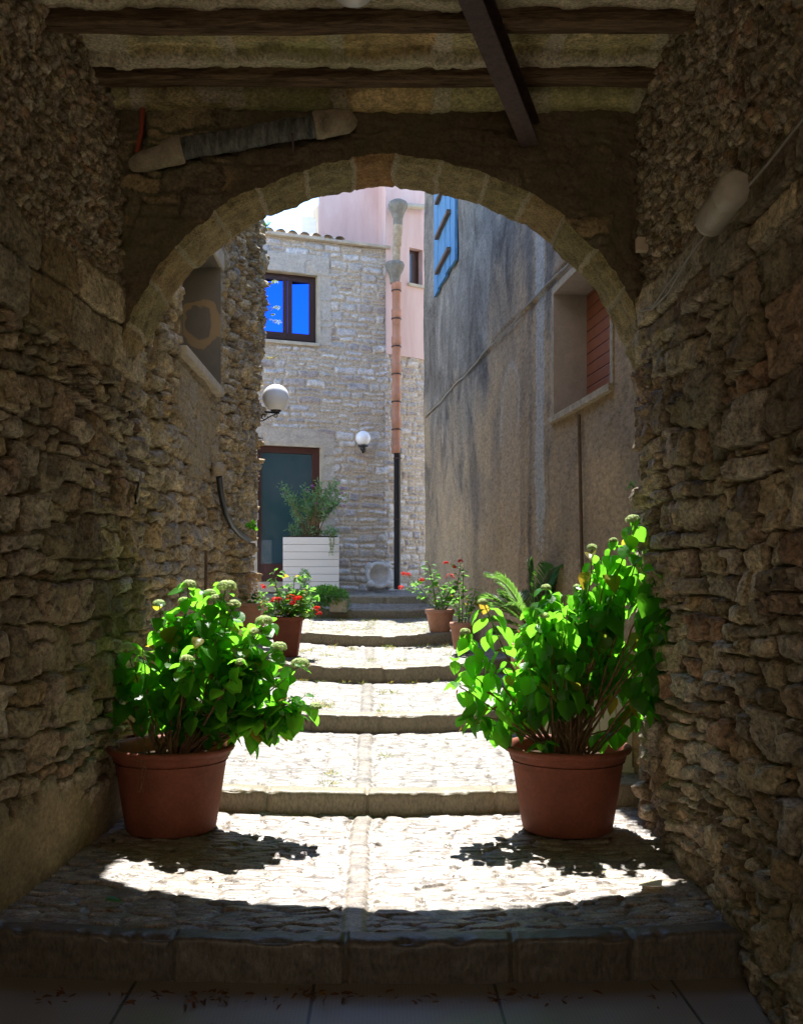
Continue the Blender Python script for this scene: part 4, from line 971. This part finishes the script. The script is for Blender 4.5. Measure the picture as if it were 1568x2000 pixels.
T_PET = leaf_template(2, 2, .8, .2, .3, shape='round'); T_PIN = leaf_template(3, 2, .07, .5, .3, shape='lance'); T_GRASS = leaf_template(3, 2, .10, .4, .9, shape='lance')
T_LONG = leaf_template(4, 2, .3, .3, .5, shape='lance')
def rdir(rn, up=0):
    while True:
        v = Vector((rn.gauss(0, 1), rn.gauss(0, 1), rn.gauss(0, 1) + up))
        if v.length > .2: return v.normalized()
def flower_head(name, mat, c, r, parent, rn, flat=.65, n=110, pl=.022):
    it = []
    for k in range(n):
        d = rdir(rn, .5)
        if d.z < -.35: continue
        p = Vector(c) + Vector((d.x * r, d.y * r, d.z * r * flat)) * rn.uniform(.82, 1.06)
        t = d.orthogonal().normalized(); t = Matrix.Rotation(rn.random() * 6.3, 3, d) @ t
        it.append((p - t * pl * .5, t + d * .15, d, pl * rn.uniform(.8, 1.2)))
        it.append((p - t.cross(d) * pl * .5, t.cross(d) + d * .15, d, pl * rn.uniform(.8, 1.2)))
    return leaf_mesh(name, mat, it, T_PET, parent, rn.randint(0, 9999), 0.0)
POT = [(0, .004), (.236, .0), (.244, .012), (.262, .12), (.283, .26), (.300, .375), (.304, .385), (.312, .390), (.316, .405), (.318, .418), (.326, .425), (.340, .432), (.347, .445), (.344, .458), (.332, .464), (.318, .460), (.309, .448), (.303, .42), (.296, .34)]
def hydrangea(loc, label, lobes, heads, seed, nst, droop, extra=()):
    rn = random.Random(seed); Y = loc.y
    t = thing('potted_hydrangea', label, 'potted plant', loc, 0)
    c = MB(); c.lathe(POT, n=72); c.build('pot', M['terracotta'], t)
    c = MB(); c.lathe([(0, .405), (.15, .40), (.28, .385), (.31, .38)], n=36); so = c.build('soil', M['soil'], t)
    k_ = Y / 2000; stems = MB(); green = MB(); lv = []
    def L(px, py, dy=0): return Vector(((px - 740) * k_ - loc.x, dy, EYE + (1120 - py) * k_ - loc.z))
    wts = [a * b for _, _, a, b in lobes]
    tips = [(L(px, py, dy), True) for px, py, dy, _ in heads]
    for k in range(nst):
        q = rn.choices(lobes, wts)[0]; d = rdir(rn); rr_ = rn.random() ** .45
        dep = min(.36, max(q[2], q[3]) * k_ * .9)
        tips.append((L(q[0] + d.x * q[2] * rr_, q[1] - d.z * q[3] * rr_, d.y * dep * rr_), False))
    for (px, py, dy) in extra: tips.append((L(px, py, dy), False))
    def add_leaf(p, az, dr, ln):
        d = Vector((math.cos(az), math.sin(az), -math.tan(dr))).normalized()
        pet = p + d * ln * .22 + Vector((0, 0, .012))
        green.tube([p, pet], .0022, 4, False)
        nrm = Vector((rn.gauss(0, .35), rn.gauss(0, .35), 1))
        lv.append((pet, d, nrm, ln * 1.06))
    for (tip, hd) in tips:
        a = rn.random() * 6.28; r0 = rn.uniform(.02, .13)
        base = Vector((r0 * math.cos(a) + tip.x * .12, r0 * math.sin(a), .385))
        mid_ = base * .45 + tip * .55; mid_.z = base.z + (tip.z - base.z) * (.55 if tip.z > .65 else .9) + rn.uniform(-.03, .05)
        if tip.z < .6: mid_ = base * .5 + tip * .5 + Vector((0, 0, .10))
        n = 12; pts = []
        for i in range(n + 1):
            s_ = i / n; pts.append(base * (1 - s_) ** 2 + mid_ * 2 * s_ * (1 - s_) + tip * s_ * s_ + Vector((rn.gauss(0, .004), rn.gauss(0, .004), 0)))
        ln = sum((pts[i + 1] - pts[i]).length for i in range(n))
        stems.tube(pts[:10], [.0075 - .0004 * i for i in range(10)], 6, False); green.tube(pts[9:], [.004, .0038, .0035, .003], 5, False)
        az = rn.random() * 6.28; pos = 0.0; along = ln
        tl = rn.uniform(.85, 1.15); step = .042
        kk = 0
        while along > ln * rn.uniform(.42, .62) and kk < 6:
            s_ = along / ln; j = min(n - 1, int(s_ * n)); p = pts[j].lerp(pts[j + 1], s_ * n - j) if s_ < 1 else pts[-1]
            for q in (0, math.pi):
                if rn.random() < .93:
                    dr = R(rn.uniform(*droop)) + kk * R(5)
                    add_leaf(p, az + q + rn.gauss(0, .25), min(dr, R(80)), (.078 + .012 * min(kk, 3)) * tl * rn.uniform(.8, 1.15) * (.85 if kk == 0 else 1))
            az += math.pi / 2 + rn.gauss(0, .2); along -= step * (1 + .15 * kk); kk += 1
    stems.build('branches', M['bark'], t); green.build('green_shoots', M['stem_green'], t)
    leaf_mesh('foliage', M['hyd_leaf'], lv, T_HYD, t, seed)
    # a few withered leaves low in the bush
    dl = []
    for k in range(26):
        px, py = rn.choice(lobes)[:2]; p = L(px + rn.uniform(-60, 60), min(1440, py + rn.uniform(0, 120)), rn.uniform(-.2, .2)); dl.append((p, rdir(rn, -1.2), rdir(rn), rn.uniform(.04, .07)))
    leaf_mesh('withered_foliage', M['dead_leaf'], dl, T_LONG, t, seed + 5)
    for (px, py, dy, r_) in heads:
        flower_head('flower_head', M['hyd_flower'], L(px, py, dy), r_ * k_ * .88, t, rn, .66, int(110 + r_ * 9), .019)
    return t
YP = 5.62
hl = hydrangea(Vector(((335 - 740) / 2000 * YP, YP, .012)), 'hydrangea with pale green flower heads in a brown pot, left side of the steps',
    [(430, 1260, 120, 100), (300, 1290, 95, 85), (350, 1240, 60, 50), (535, 1370, 62, 80), (225, 1300, 38, 48), (450, 1210, 70, 45), (410, 1390, 100, 50), (555, 1310, 40, 50), (470, 1330, 90, 80), (545, 1440, 50, 40), (205, 1295, 30, 45), (250, 1340, 40, 50), (560, 1400, 45, 50)],
    [(366, 1143, .05, 16), (446, 1146, -.05, 21), (355, 1176, .1, 14), (311, 1180, .0, 13), (410, 1160, .0, 14), (428, 1168, -.1, 12), (462, 1180, -.12, 15), (520, 1212, -.1, 18), (506, 1232, -.15, 14),
     (548, 1262, -.1, 17), (588, 1296, -.05, 20), (385, 1279, -.3, 13), (207, 1262, .1, 16), (245, 1266, .05, 16), (618, 1376, -.1, 13), (484, 1284, -.3, 10)], 5, 58, (-5, 42))
hr_ = hydrangea(Vector(((1107 - 740) / 2000 * YP, YP, .012)), 'tall sparse hydrangea with drooping leaves in a brown pot, right side by the wall',
    [(1100, 1235, 140, 75), (1000, 1290, 95, 80), (1060, 1180, 70, 30), (1240, 1180, 38, 60), (1190, 1150, 75, 70), (1225, 1090, 38, 45), (1080, 1320, 130, 65), (950, 1320, 35, 50), (1215, 1270, 45, 80), (1010, 1220, 60, 40)],
    [(1231, 1016, -.05, 15), (1197, 1056, .0, 8), (1152, 1070, -.05, 10), (1066, 1148, .0, 10), (940, 1176, -.05, 10), (905, 1232, -.1, 10), (1126, 1146, 0, 6), (1052, 1200, -.2, 9)], 9, 46, (8, 68),
    extra=[(905, 1395, -.1), (885, 1330, -.1), (1232, 1385, -.1), (1040, 1440, -.25), (1225, 1420, -.1), (925, 1410, -.05), (890, 1290, 0), (1268, 1150, -.33), (1280, 1190, -.35), (1265, 1240, -.3), (1275, 1290, -.33), (1258, 1110, -.3), (1250, 1330, -.3), (1262, 1210, -.38), (1240, 1075, -.1), (1255, 1265, -.4)])
rt = random.Random(4); dg = MB(); its = []   # dry root hanging over the left rim
for k in range(5):
    x = -.085 + rt.uniform(-.02, .02); pts = [Vector((x, -.335, .44))]
    for j in range(6): pts.append(pts[-1] + Vector((rt.gauss(0, .008), .006, -.03)))
    dg.tube(pts, .0015, 4, False)
    for p in pts[2:]: its.append((p, rdir(rt, -1), rdir(rt), .02))
dg.build('dry_tendril', M['bark'], hl)

# --- geraniums and other pots
def geranium(name, loc, label, potf, stems_, heads, seed, fmat, leafsz=.05, group=None, cat='potted plant', soilz=.27, base_r=.06, nleaf=12):
    rn = random.Random(seed); t = thing(name, label, cat, loc, rn.uniform(-.2, .2) * 0, group); potf(t)
    sm = MB(); lv = []; k_ = loc.y / 2000
    def L(px, py, dy=0): return Vector(((px - 740) * k_ - loc.x, dy, EYE + (1120 - py) * k_ - loc.z))
    for (px, py, dy, nl) in stems_:
        tip = L(px, py, dy); a = rn.random() * 6.28; b = Vector((base_r * math.cos(a), base_r * math.sin(a), soilz)); m_ = b * .5 + tip * .5 + Vector((rn.gauss(0, .02), rn.gauss(0, .02), -.02))
        pts = [b * (1 - s_) ** 2 + m_ * 2 * s_ * (1 - s_) + tip * s_ * s_ for s_ in np.linspace(0, 1, 7)]
        sm.tube(pts, [.007 - .0005 * i for i in range(7)], 6, False)
        nl = int(nl * 1.9)
        for q in range(nl):
            s_ = 1 - .62 * (q / max(nl, 1)) ** 1.3; j = min(5, int(s_ * 6)); p = pts[j].lerp(pts[j + 1], min(1, s_ * 6 - j))
            az = rn.random() * 6.28; e = p + Vector((math.cos(az), math.sin(az), rn.uniform(.1, .9))) * leafsz * rn.uniform(.5, 1.1)
            sm.tube([p, e], .002, 4, False)
            nrm = Vector((rn.gauss(0, .5), rn.gauss(0, .5) - .3, 1)); d = Vector((math.cos(az), math.sin(az), rn.uniform(-.4, .2)))
            ls = leafsz * rn.uniform(.7, 1.35); lv.append((e - d * ls * .2, d, nrm, ls))
    for (px, py, dy, r_) in heads:
        tip = L(px, py, dy); st0 = L(*rn.choice(stems_)[:2]); st0.z = min(st0.z, tip.z - .03)
        st0 = min([L(a, b, c_) for a, b, c_, _ in stems_], key=lambda v: (v - tip).length)
        sm.tube([st0, (st0 + tip) / 2 + Vector((0, 0, .01)), tip], .0025, 4, False)
        flower_head('flower_head', fmat, tip, r_ * k_, t, rn, .75, 26, .026)
    sm.build('branches', M['stem_green'], t); leaf_mesh('foliage', M['ger_leaf'], lv, T_GER, t, seed)
    return t
def square_pot(t):
    c = MB(); vs = []
    for (h_, z) in ((.105, 0), (.15, .36), (.165, .361), (.168, .40), (.15, .401), (.148, .37)):
        vs += [(-h_, -h_, z), (h_, -h_, z), (h_, h_, z), (-h_, h_, z)]
    c.add(vs, [(i * 4 + k, i * 4 + (k + 1) % 4, i * 4 + 4 + (k + 1) % 4, i * 4 + 4 + k) for i in range(5) for k in range(4)] + [(3, 2, 1, 0)])
    c.build('pot', M['terracotta'], t, bevel=.008); c = MB(); c.box((0, 0, .36), (.29, .29, .02)); c.build('soil', M['soil'], t)
def ribbed_pot(r=.155, h=.26, mat='terracotta_light', ribs=28, tip=1):
    def f(t):
        c = MB(); n = ribs * 4; prof = [(.68, 0), (.70, .02), (.96, .78), (.97, .80), (1.06, .82), (1.08, .93), (1.04, 1.0), (.95, 1.0), (.92, .9)]; vs = []
        for pi, (q, z) in enumerate(prof):
            for k in range(n):
                a = 2 * math.pi * k / n; rr_ = r * q * (1 + (.018 if (k % 4 < 2 and 0 < pi < 3) else 0)); vs.append((rr_ * math.cos(a), rr_ * math.sin(a), z * h))
        c.add(vs, [(i * n + k, i * n + (k + 1) % n, (i + 1) * n + (k + 1) % n, (i + 1) * n + k) for i in range(len(prof) - 1) for k in range(n)], True)
        c.build('pot', M[mat], t); c = MB(); c.lathe([(0, h * .9), (r * .93, h * .88)], n=24); c.build('soil', M['soil'], t)
    return f
geranium('potted_geranium', W(561, 1282, 10.35), 'bright red geranium in a square terracotta pot on the left of the steps', square_pot,
    [(535, 1120, 0, 6), (540, 1150, .1, 6), (575, 1130, .0, 9), (590, 1125, .1, 8), (605, 1155, -.05, 8), (615, 1170, .0, 8), (590, 1180, -.1, 9), (555, 1190, -.1, 9), (525, 1180, 0, 8), (570, 1195, .1, 8), (540, 1170, .15, 7), (610, 1205, -.1, 7), (520, 1195, -.1, 7), (600, 1190, .1, 8), (580, 1160, .05, 8), (550, 1165, -.05, 7)],
    [(541, 1172, -.2, 8), (549, 1170, -.18, 5), (572, 1168, -.22, 10), (587, 1170, -.22, 9), (575, 1178, -.2, 7), (620, 1190, -.18, 10), (625, 1198, -.18, 6)], 21, M['red_flower'], .062, soilz=.36)
geranium('potted_geranium', W(859, 1236, 11.75), 'light red geranium in a round ribbed terracotta pot on the step to the right', ribbed_pot(.158, .27),
    [(838, 1105, 0, 7), (842, 1120, .05, 7), (812, 1140, 0, 8), (803, 1150, -.1, 5), (850, 1135, 0, 8), (880, 1150, 0, 9), (895, 1165, -.05, 8), (870, 1170, .1, 8), (885, 1140, .1, 7), (860, 1180, -.1, 5), (900, 1110, .1, 6)],
    [(788, 1121, 0, 5), (797, 1123, -.05, 5), (783, 1148, -.05, 6), (823, 1133, -.1, 5), (878, 1127, -.1, 9), (872, 1100, .1, 5), (888, 1107, .05, 3), (900, 1096, .1, 5)], 33, M['pink_flower'], .055, soilz=.24)
geranium('potted_geranium', W(901, 1268, 10.6), 'leggy geranium in a small light terracotta pot beside the ribbed pot', ribbed_pot(.115, .28, 'terracotta_light', 20),
    [(905, 1110, .05, 6), (895, 1150, 0, 6), (915, 1165, 0, 7), (885, 1175, -.05, 7), (925, 1180, .05, 7), (905, 1200, -.05, 6), (930, 1150, .1, 6)], [], 35, M['pink_flower'], .045, soilz=.25)
def trough(t):
    c = MB(); vs = []
    for (a, b, z) in ((.10, .30, 0), (.14, .36, .24), (.155, .375, .241), (.155, .375, .275), (.14, .36, .276), (.135, .35, .25)):
        vs += [(-a, -b, z), (a, -b, z), (a, b, z), (-a, b, z)]
    c.add(vs, [(i * 4 + k, i * 4 + (k + 1) % 4, i * 4 + 4 + (k + 1) % 4, i * 4 + 4 + k) for i in range(5) for k in range(4)] + [(3, 2, 1, 0)])
    c.build('trough', M['terracotta_light'], t, bevel=.012); c = MB(); c.box((0, 0, .245), (.26, .68, .02)); c.build('soil', M['soil'], t)
tg = geranium('planted_trough', W(494, 1225, 11.4) , 'terracotta trough by the left wall with orange succulents and one red geranium', trough,
    [(505, 1165, 0, 9), (515, 1175, -.1, 9), (520, 1185, .1, 9), (500, 1180, -.1, 9), (512, 1160, .15, 6), (510, 1190, -.2, 8)], [(512, 1147, -.05, 8)], 37, M['red_flower'], .045, soilz=.25, cat='planter')
rn = random.Random(8); it = []
for k in range(240):
    d = rdir(rn, .3); c_ = W(491, 1140 + rn.uniform(-8, 22), 11.4) - tg.location; it.append((c_ + d * .07 * rn.random() ** .4, d, rdir(rn), .028))
leaf_mesh('orange_succulent', M['orange_leaf'], it, T_SM, tg, 3)

# shrub in the white planter
rn = random.Random(12); sm = MB(); it = []; fl_ = []
sh_ = thing('flowering_shrub', 'loose grey green shrub with purple flowers growing in the white board planter', 'shrub', pl.location + Vector((0, 0, .80)))
k_ = 15.9 / 2000
def Ls(px, py, dy=0): return Vector(((px - 740) * k_ - sh_.location.x, dy, EYE + (1120 - py) * k_ - sh_.location.z))
tips = [(556, 958), (548, 950), (566, 975), (575, 965), (590, 955), (598, 948), (605, 960), (612, 970), (624, 940), (626, 955), (636, 965), (645, 950), (650, 940), (662, 945), (668, 960), (672, 972), (655, 975), (640, 985), (600, 985), (620, 980), (585, 985), (575, 1000), (660, 985), (605, 1000), (580, 1015), (645, 1035), (590, 1030), (570, 1030), (655, 1040), (612, 1035), (625, 1040), (577, 1045), (600, 1045), (630, 1000)]
for (px, py) in tips:
    tip = Ls(px + rn.uniform(-3, 3), py, rn.uniform(-.14, .14)); b = Vector((-.02 + rn.gauss(0, .03), rn.gauss(0, .03), .0)); b.x += (tip.x) * (.2 if py < 1010 else .8)
    m_ = b * .4 + tip * .6; m_.x = b.x * .8 + tip.x * .2; pts = [b * (1 - s_) ** 2 + m_ * 2 * s_ * (1 - s_) + tip * s_ * s_ for s_ in np.linspace(0, 1, 7)]
    sm.tube(pts, [.008 - .001 * i for i in range(7)], 5, False)
    nl = 75 if py < 1010 else 50
    for q in range(nl):
        s_ = 1 - .48 * rn.random() ** 1.2; j = min(5, int(s_ * 6)); p = pts[j].lerp(pts[j + 1], min(1, s_ * 6 - j)) + rdir(rn) * .07 * rn.random(); d = rdir(rn, .5); it.append((p + d * .02, d, rdir(rn, .6), rn.uniform(.045, .075)))
sm.build('branches', M['bark'], sh_); leaf_mesh('foliage', M['shrub_leaf'], it, T_LONG, sh_, 5)
for (px, py) in [(553, 968), (600, 958), (612, 950), (668, 965), (672, 990), (635, 995), (668, 955), (618, 985)]: flower_head('flower_head', M['purple_flower'], Ls(px, py, -.13), .03, sh_, rn, 1, 12, .02)
# trailing succulent over the planter edge
tv = thing('trailing_plant', 'small trailing plant hanging over the right front edge of the white planter', 'plant', W(648, 1045, 15.70)); it = []; sm = MB()
o_ = tv.location
for k in range(5):
    pts = [W(648 + rn.uniform(-7, 7), 1044, 15.72)]; 
    for j in range(rn.randint(5, 10)): pts.append(pts[-1] + Vector((rn.gauss(0, .008), -.002, -.045)))
    pts = [p - o_ for p in pts]; sm.tube(pts, .003, 4, False)
    for p in pts:
        for q in range(6): it.append((p, rdir(rn), rdir(rn), .025))
sm.build('vines', M['stem_green'], tv); leaf_mesh('foliage', M['weed_leaf'], it, T_SM, tv, 6)

# stone block with cushion of herbs before the planter
blk = thing('stone_block', 'low pale stone block almost hidden by green herbs left of the top step', 'stone', W(640, 1196, 13.95))
c = MB(); c.box((.15, 0, .10), (.25, .26, .20), jit=.012); c.build('block', M['plain_stone'], blk, bevel=.02)
def cushion(name, label, cx, cy_, Y, rx, ry, n, ln, seed, mat='ger_leaf', tpl=None, dep=.2, cat='plant'):
    rn = random.Random(seed); k_ = Y / 2000; base = W(cx, cy_ + ry, Y); t = thing(name, label, cat, base); it = []
    for k in range(n):
        d = rdir(rn, .3); q = rn.random() ** .4; p = Vector((d.x * rx * k_ * q, d.y * dep * q, ry * k_ + d.z * ry * k_ * q)); it.append((p, (d + rdir(rn) * .7), rdir(rn, .5), ln * rn.uniform(.6, 1.3)))
    leaf_mesh('foliage', M[mat], it, tpl or T_LONG, t, seed); s_ = MB()
    for k in range(14): a = rn.random() * 6.28; s_.tube([(0, 0, 0), (math.cos(a) * rx * k_ * .6, math.sin(a) * dep * .6, ry * k_ * rn.uniform(.6, 1.5))], .003, 4, False)
    s_.build('stalks', M['stem_green'], t); return t
cushion('herb_cushion', 'dark green cushion of herbs on the stone block below the white planter', 638, 1163, 13.88, 42, 17, 1500, .05, 51, 'ger_leaf')
cushion('herb_cushion', 'dark trailing herbs around the left foot of the stone block', 610, 1180, 13.75, 24, 18, 800, .05, 52, 'shrub_leaf')
cushion('herb_cushion', 'greenery hanging at the right end of the stone block beside the top step', 676, 1180, 13.9, 9, 18, 240, .03, 53, 'shrub_leaf')
cushion('tall_herb', 'dark bushy herb standing against the lower left of the white planter', 594, 1130, 14.9, 9, 18, 260, .04, 54, 'shrub_leaf')

# palm fronds behind the right hydrangea
pm = thing('palm_plant', 'small palm with arching feathered fronds behind the right hydrangea', 'palm', W(1035, 1330, 8.3)); o_ = pm.location
rn = random.Random(77); it = []; sm = MB(); cc = W(1040, 1230, 8.3) - o_
c = MB(); c.lathe([(0, 0), (.13, 0), (.17, .28), (.18, .30), (.16, .30), (.15, .27), (0, .26)], n=32); c.build('pot', M['terracotta_light'], pm)
for (px, py, dy) in [(960, 1130, -.1), (975, 1185, -.3), (955, 1215, .0), (1035, 1108, .0), (1075, 1150, .1), (1105, 1098, .05), (1128, 1086, .1), (1160, 1130, .1), (1120, 1180, -.2), (1000, 1165, .25), (1085, 1110, -.25), (990, 1240, -.3), (1110, 1150, .2), (945, 1170, .1)]:
    tip = W(px, py, 8.3 + dy) - o_; m_ = cc * .4 + tip * .6; m_.z = max(m_.z, tip.z) + .02
    st = cc + Vector((0, 0, -.02)); pts = [st * (1 - s_) ** 2 + m_ * 2 * s_ * (1 - s_) + tip * s_ * s_ for s_ in np.linspace(0, 1, 22)]
    sm.tube(pts, [.006 - .0002 * i for i in range(22)], 5, False)
    for i in range(4, 22):
        t_ = (pts[min(i + 1, 21)] - pts[i - 1]).normalized(); sd__ = t_.cross(Vector((0, 0, 1))).normalized()
        for s_ in (-1, 1):
            for u_ in (0, .5):
                d = (sd__ * s_ + t_ * .75 + Vector((0, 0, .35))).normalized(); p = pts[i] + (pts[min(i + 1, 21)] - pts[i]) * u_
                it.append((p, d, Vector((0, 0, 1)), .18 * math.sin(math.pi * (i + 1) / 24) + .02))
sm.tube([(0, 0, .25), cc], [.05, .03], 10); sm.build('trunk', M['bark'], pm); leaf_mesh('fronds', M['palm_leaf'], it, T_PIN, pm, 9)
# white planters behind the hydrangeas, planted low
board_planter(W(1140, 1517, 6.42) + Vector((0, .20, 0)), .62, .36, .50, 6, 'white planter of upright boards behind the right brown pot', vert=True)
board_planter(W(290, 1500, 6.5) + Vector((.0, .2, 0)), .56, .36, .42, 5, 'white planter of upright boards in the shade behind the left brown pot', vert=True)

# wall plants
def sprig(name, label, pts_, ln, seed, mat, n=9, heads=(), tpl=None):
    rn = random.Random(seed); o_ = pts_[0][0]; t = thing(name, label, 'plant', o_); s_ = MB(); it = []
    for seq in pts_:
        q = [p - o_ for p in seq]; s_.tube(q, .0035, 5, False)
        for i in range(1, len(q)):
            for k in range(n): p = q[i - 1].lerp(q[i], rn.random()); d = rdir(rn, .4); it.append((p, d, rdir(rn, .8), ln * rn.uniform(.6, 1.2)))
    s_.build('stalks', M['stem_green'], t); leaf_mesh('foliage', M[mat], it, tpl or T_LONG, t, seed)
    for (p, r_) in heads: flower_head('flower_head', M['umbel'], p - o_, r_, t, rn, .5, 40, .018)
    return t
sprig('wall_plant', 'wild plant with green umbels growing from the left wall end beside the sky-tinted window', [[W(507, 615, 12.2), W(518, 610, 12.0), W(532, 602, 11.9), W(541, 604, 11.9)], [W(507, 617, 12.2), W(522, 622, 12.0), W(540, 628, 11.9)], [W(510, 575, 12.2), W(522, 560, 12.0), W(535, 553, 11.9)]], .03, 61, 'weed_leaf', 7,
      [(W(541, 602, 11.9), .05), (W(542, 630, 11.9), .055), (W(537, 552, 11.9), .05), (W(533, 615, 11.9), .03)])
sprig('wall_plant', 'dry yellowish weed hanging from the left wall end below the sky-tinted window', [[W(508, 690, 12.2), W(520, 697, 12.0), W(530, 700, 11.95), W(545, 693, 11.9)], [W(508, 692, 12.2), W(512, 715, 12.1), W(508, 735, 12.1)]], .03, 62, 'weed_leaf', 8)
sprig('wall_plant', 'dark creeper on the very top of the left wall end against the sky', [[W(521, 452, 12.2), W(524, 440, 12.2), W(523, 430, 12.2)], [W(520, 450, 12.2), W(518, 435, 12.2)]], .05, 63, 'shrub_leaf', 10)
sprig('wall_plant', 'small fresh green sprig poking out of the left wall near the white door handle', [[W(486, 1032, 10.5), W(494, 1025, 10.4), W(503, 1018, 10.3)], [W(486, 1034, 10.5), W(496, 1030, 10.4), W(500, 1038, 10.3)]], .075, 64, 'hyd_leaf', 2, tpl=T_HYD)
sprig('wall_plant', 'upper bright green sprig on the right edge of the arch above the hydrangea', [[W(1247, 958, 6.15), W(1238, 952, 6.1), W(1230, 945, 6.1)]], .035, 65, 'ger_leaf', 8)
sprig('wall_plant', 'lower bright green sprig on the right edge of the arch above the hydrangea', [[W(1247, 992, 6.15), W(1240, 990, 6.1), W(1236, 988, 6.1)]], .03, 66, 'ger_leaf', 8)

# weeds in the paving, litter, paper
def tread_z(x, Y):
    for i in range(len(R_LIST) - 1, -1, -1):
        if Y >= R_LIST[i][0] + BOW[i] * (min(abs(x), 1.5) / 1.1) ** 2: break
    Yn, zn = (END_Y, 1.145) if i == len(R_LIST) - 1 else R_LIST[i + 1][:2]
    f = min(1, max(0, (Y - R_LIST[i][0]) / (Yn - R_LIST[i][0]))); return R_LIST[i][2] + f * (zn - R_LIST[i][2]) + float((1 - f) * dish(i, x) + f * dish(min(i + 1, 6), x))
rn = random.Random(99); it = []
def tuft(x, Y, r_, n, ln):
    z = tread_z(x, Y)
    for k in range(n):
        a = rn.random() * 6.28; q = r_ * rn.random() ** .7; d = Vector((math.cos(a), math.sin(a), rn.uniform(.3, 2.2))); it.append((Vector((x + q * math.cos(a), Y + q * math.sin(a), z - .002)), d, rdir(rn, .5), ln * rn.uniform(.5, 1.3)))
for (px, py, Y) in [(655, 1500, 6.45), (648, 1530, 6.2), (745, 1470, 7.0), (565, 1268, 11.0), (580, 1275, 10.6), (600, 1270, 10.8), (680, 1262, 11.2), (690, 1265, 11.1), (640, 1275, 10.5), (725, 1285, 10.2), (760, 1262, 11.2), (785, 1290, 10.1),
                    (630, 1380, 8.2), (645, 1380, 8.2), (638, 1378, 8.3), (755, 1345, 9.0), (775, 1345, 9.0), (745, 1395, 8.0), (760, 1380, 8.3), (600, 1360, 8.7), (630, 1370, 8.4)]:
    tuft((px - 740) / 2000 * Y + rn.gauss(0, .02), Y, .05, 40, .035)
for k in range(130):
    Y = rn.uniform(11.6, 13.75); tuft(rn.uniform(-1.2, .8), Y, .07, 16, .03)
for k in range(60):
    Y = rn.uniform(9.9, 11.4); x = rn.choice([rn.uniform(-1.1, -.6), rn.uniform(.5, 1.0), rn.uniform(-1, 1)]); tuft(x, Y, .05, 14, .03)
for k in range(40): Y = R_LIST[rn.choice([3, 4, 5, 5])][0] - .05 + rn.uniform(-.02, .02); x = rn.uniform(-.9, .8); tuft(x, Y + .0, .04, 16, .035)
for k in range(30): tuft(rn.choice([-1.38, 1.35]) + rn.gauss(0, .04), rn.uniform(6.2, 9), .05, 20, .04)
finish(leaf_mesh('weeds', M['weed_leaf'], it, T_GRASS, None, 71), 'low weeds and dry grass growing between the paving stones', 'weeds', kind='stuff')
it = []
for (px, n, sp) in [(120, 14, .10), (370, 26, .14), (600, 22, .12), (700, 10, .08), (990, 20, .12), (1060, 8, .1), (430, 10, .2), (240, 8, .1), (820, 8, .2), (1250, 8, .15)]:
    x0_ = (px - 740) / 2000 * 3.85
    for k in range(n):
        p = Vector((x0_ + rn.gauss(0, sp * .6), 3.86 - abs(rn.gauss(0, .06)) - .02, -.160 + rn.random() * .01)); it.append((p, Vector((rn.gauss(0, 1), rn.gauss(0, 1), rn.uniform(-.05, .35))), rdir(rn, 1.5), rn.uniform(.02, .05)))
for k in range(50):
    x = rn.uniform(-1.3, 1.3); Y = rn.uniform(4.2, 5.9); it.append((Vector((x, Y, tread_z(x, Y) + .006)), Vector((rn.gauss(0, 1), rn.gauss(0, 1), .1)), rdir(rn, 2), rn.uniform(.012, .035)))
finish(leaf_mesh('leaf_litter', M['dead_leaf'], it, T_LONG, None, 72), 'dry brown leaves and crumbs lying along the lowest step', 'leaf litter', kind='stuff')
q = MB(); Y = 4.55; x = (1270 - 740) / 2000 * Y; z = tread_z(x, Y) + .016
q.add([(x - .06, Y - .03, z), (x + .035, Y - .05, z + .004), (x + .06, Y + .03, z + .006), (x - .03, Y + .045, z + .001), (x - .06, Y - .03, z - .003), (x + .035, Y - .05, z + .001), (x + .06, Y + .03, z + .003), (x - .03, Y + .045, z - .002)], [(0, 1, 2, 3), (7, 6, 5, 4), (0, 4, 5, 1), (1, 5, 6, 2), (2, 6, 7, 3), (3, 7, 4, 0)])
finish(q.build('paper_card', M['paper']), 'small yellowish paper card lying on the paving near the right wall', 'paper')
for (px, py, lab, mt, sz, yv) in [(205, 1776, 'single green leaf lying in the shade on the left of the lowest tread', 'hyd_leaf', .075, 0.0), (446, 1664, 'single yellow leaf fallen on the shaded paving before the left pot', 'hyd_leaf', .07, 1.0)]:
    Y = 2 * EYE * 1000 / (py - 1120); x = (px - 740) / 2000 * Y; t_ = thing('fallen_leaf', lab, 'leaf', (x, Y, tread_z(x, Y) + .022)); leaf_mesh('leaf_blade', M[mt], [(Vector((0, 0, 0)), Vector((1, .3, 0)), Vector((0, 0, 1)), sz)], T_HYD, t_, 3, yv)
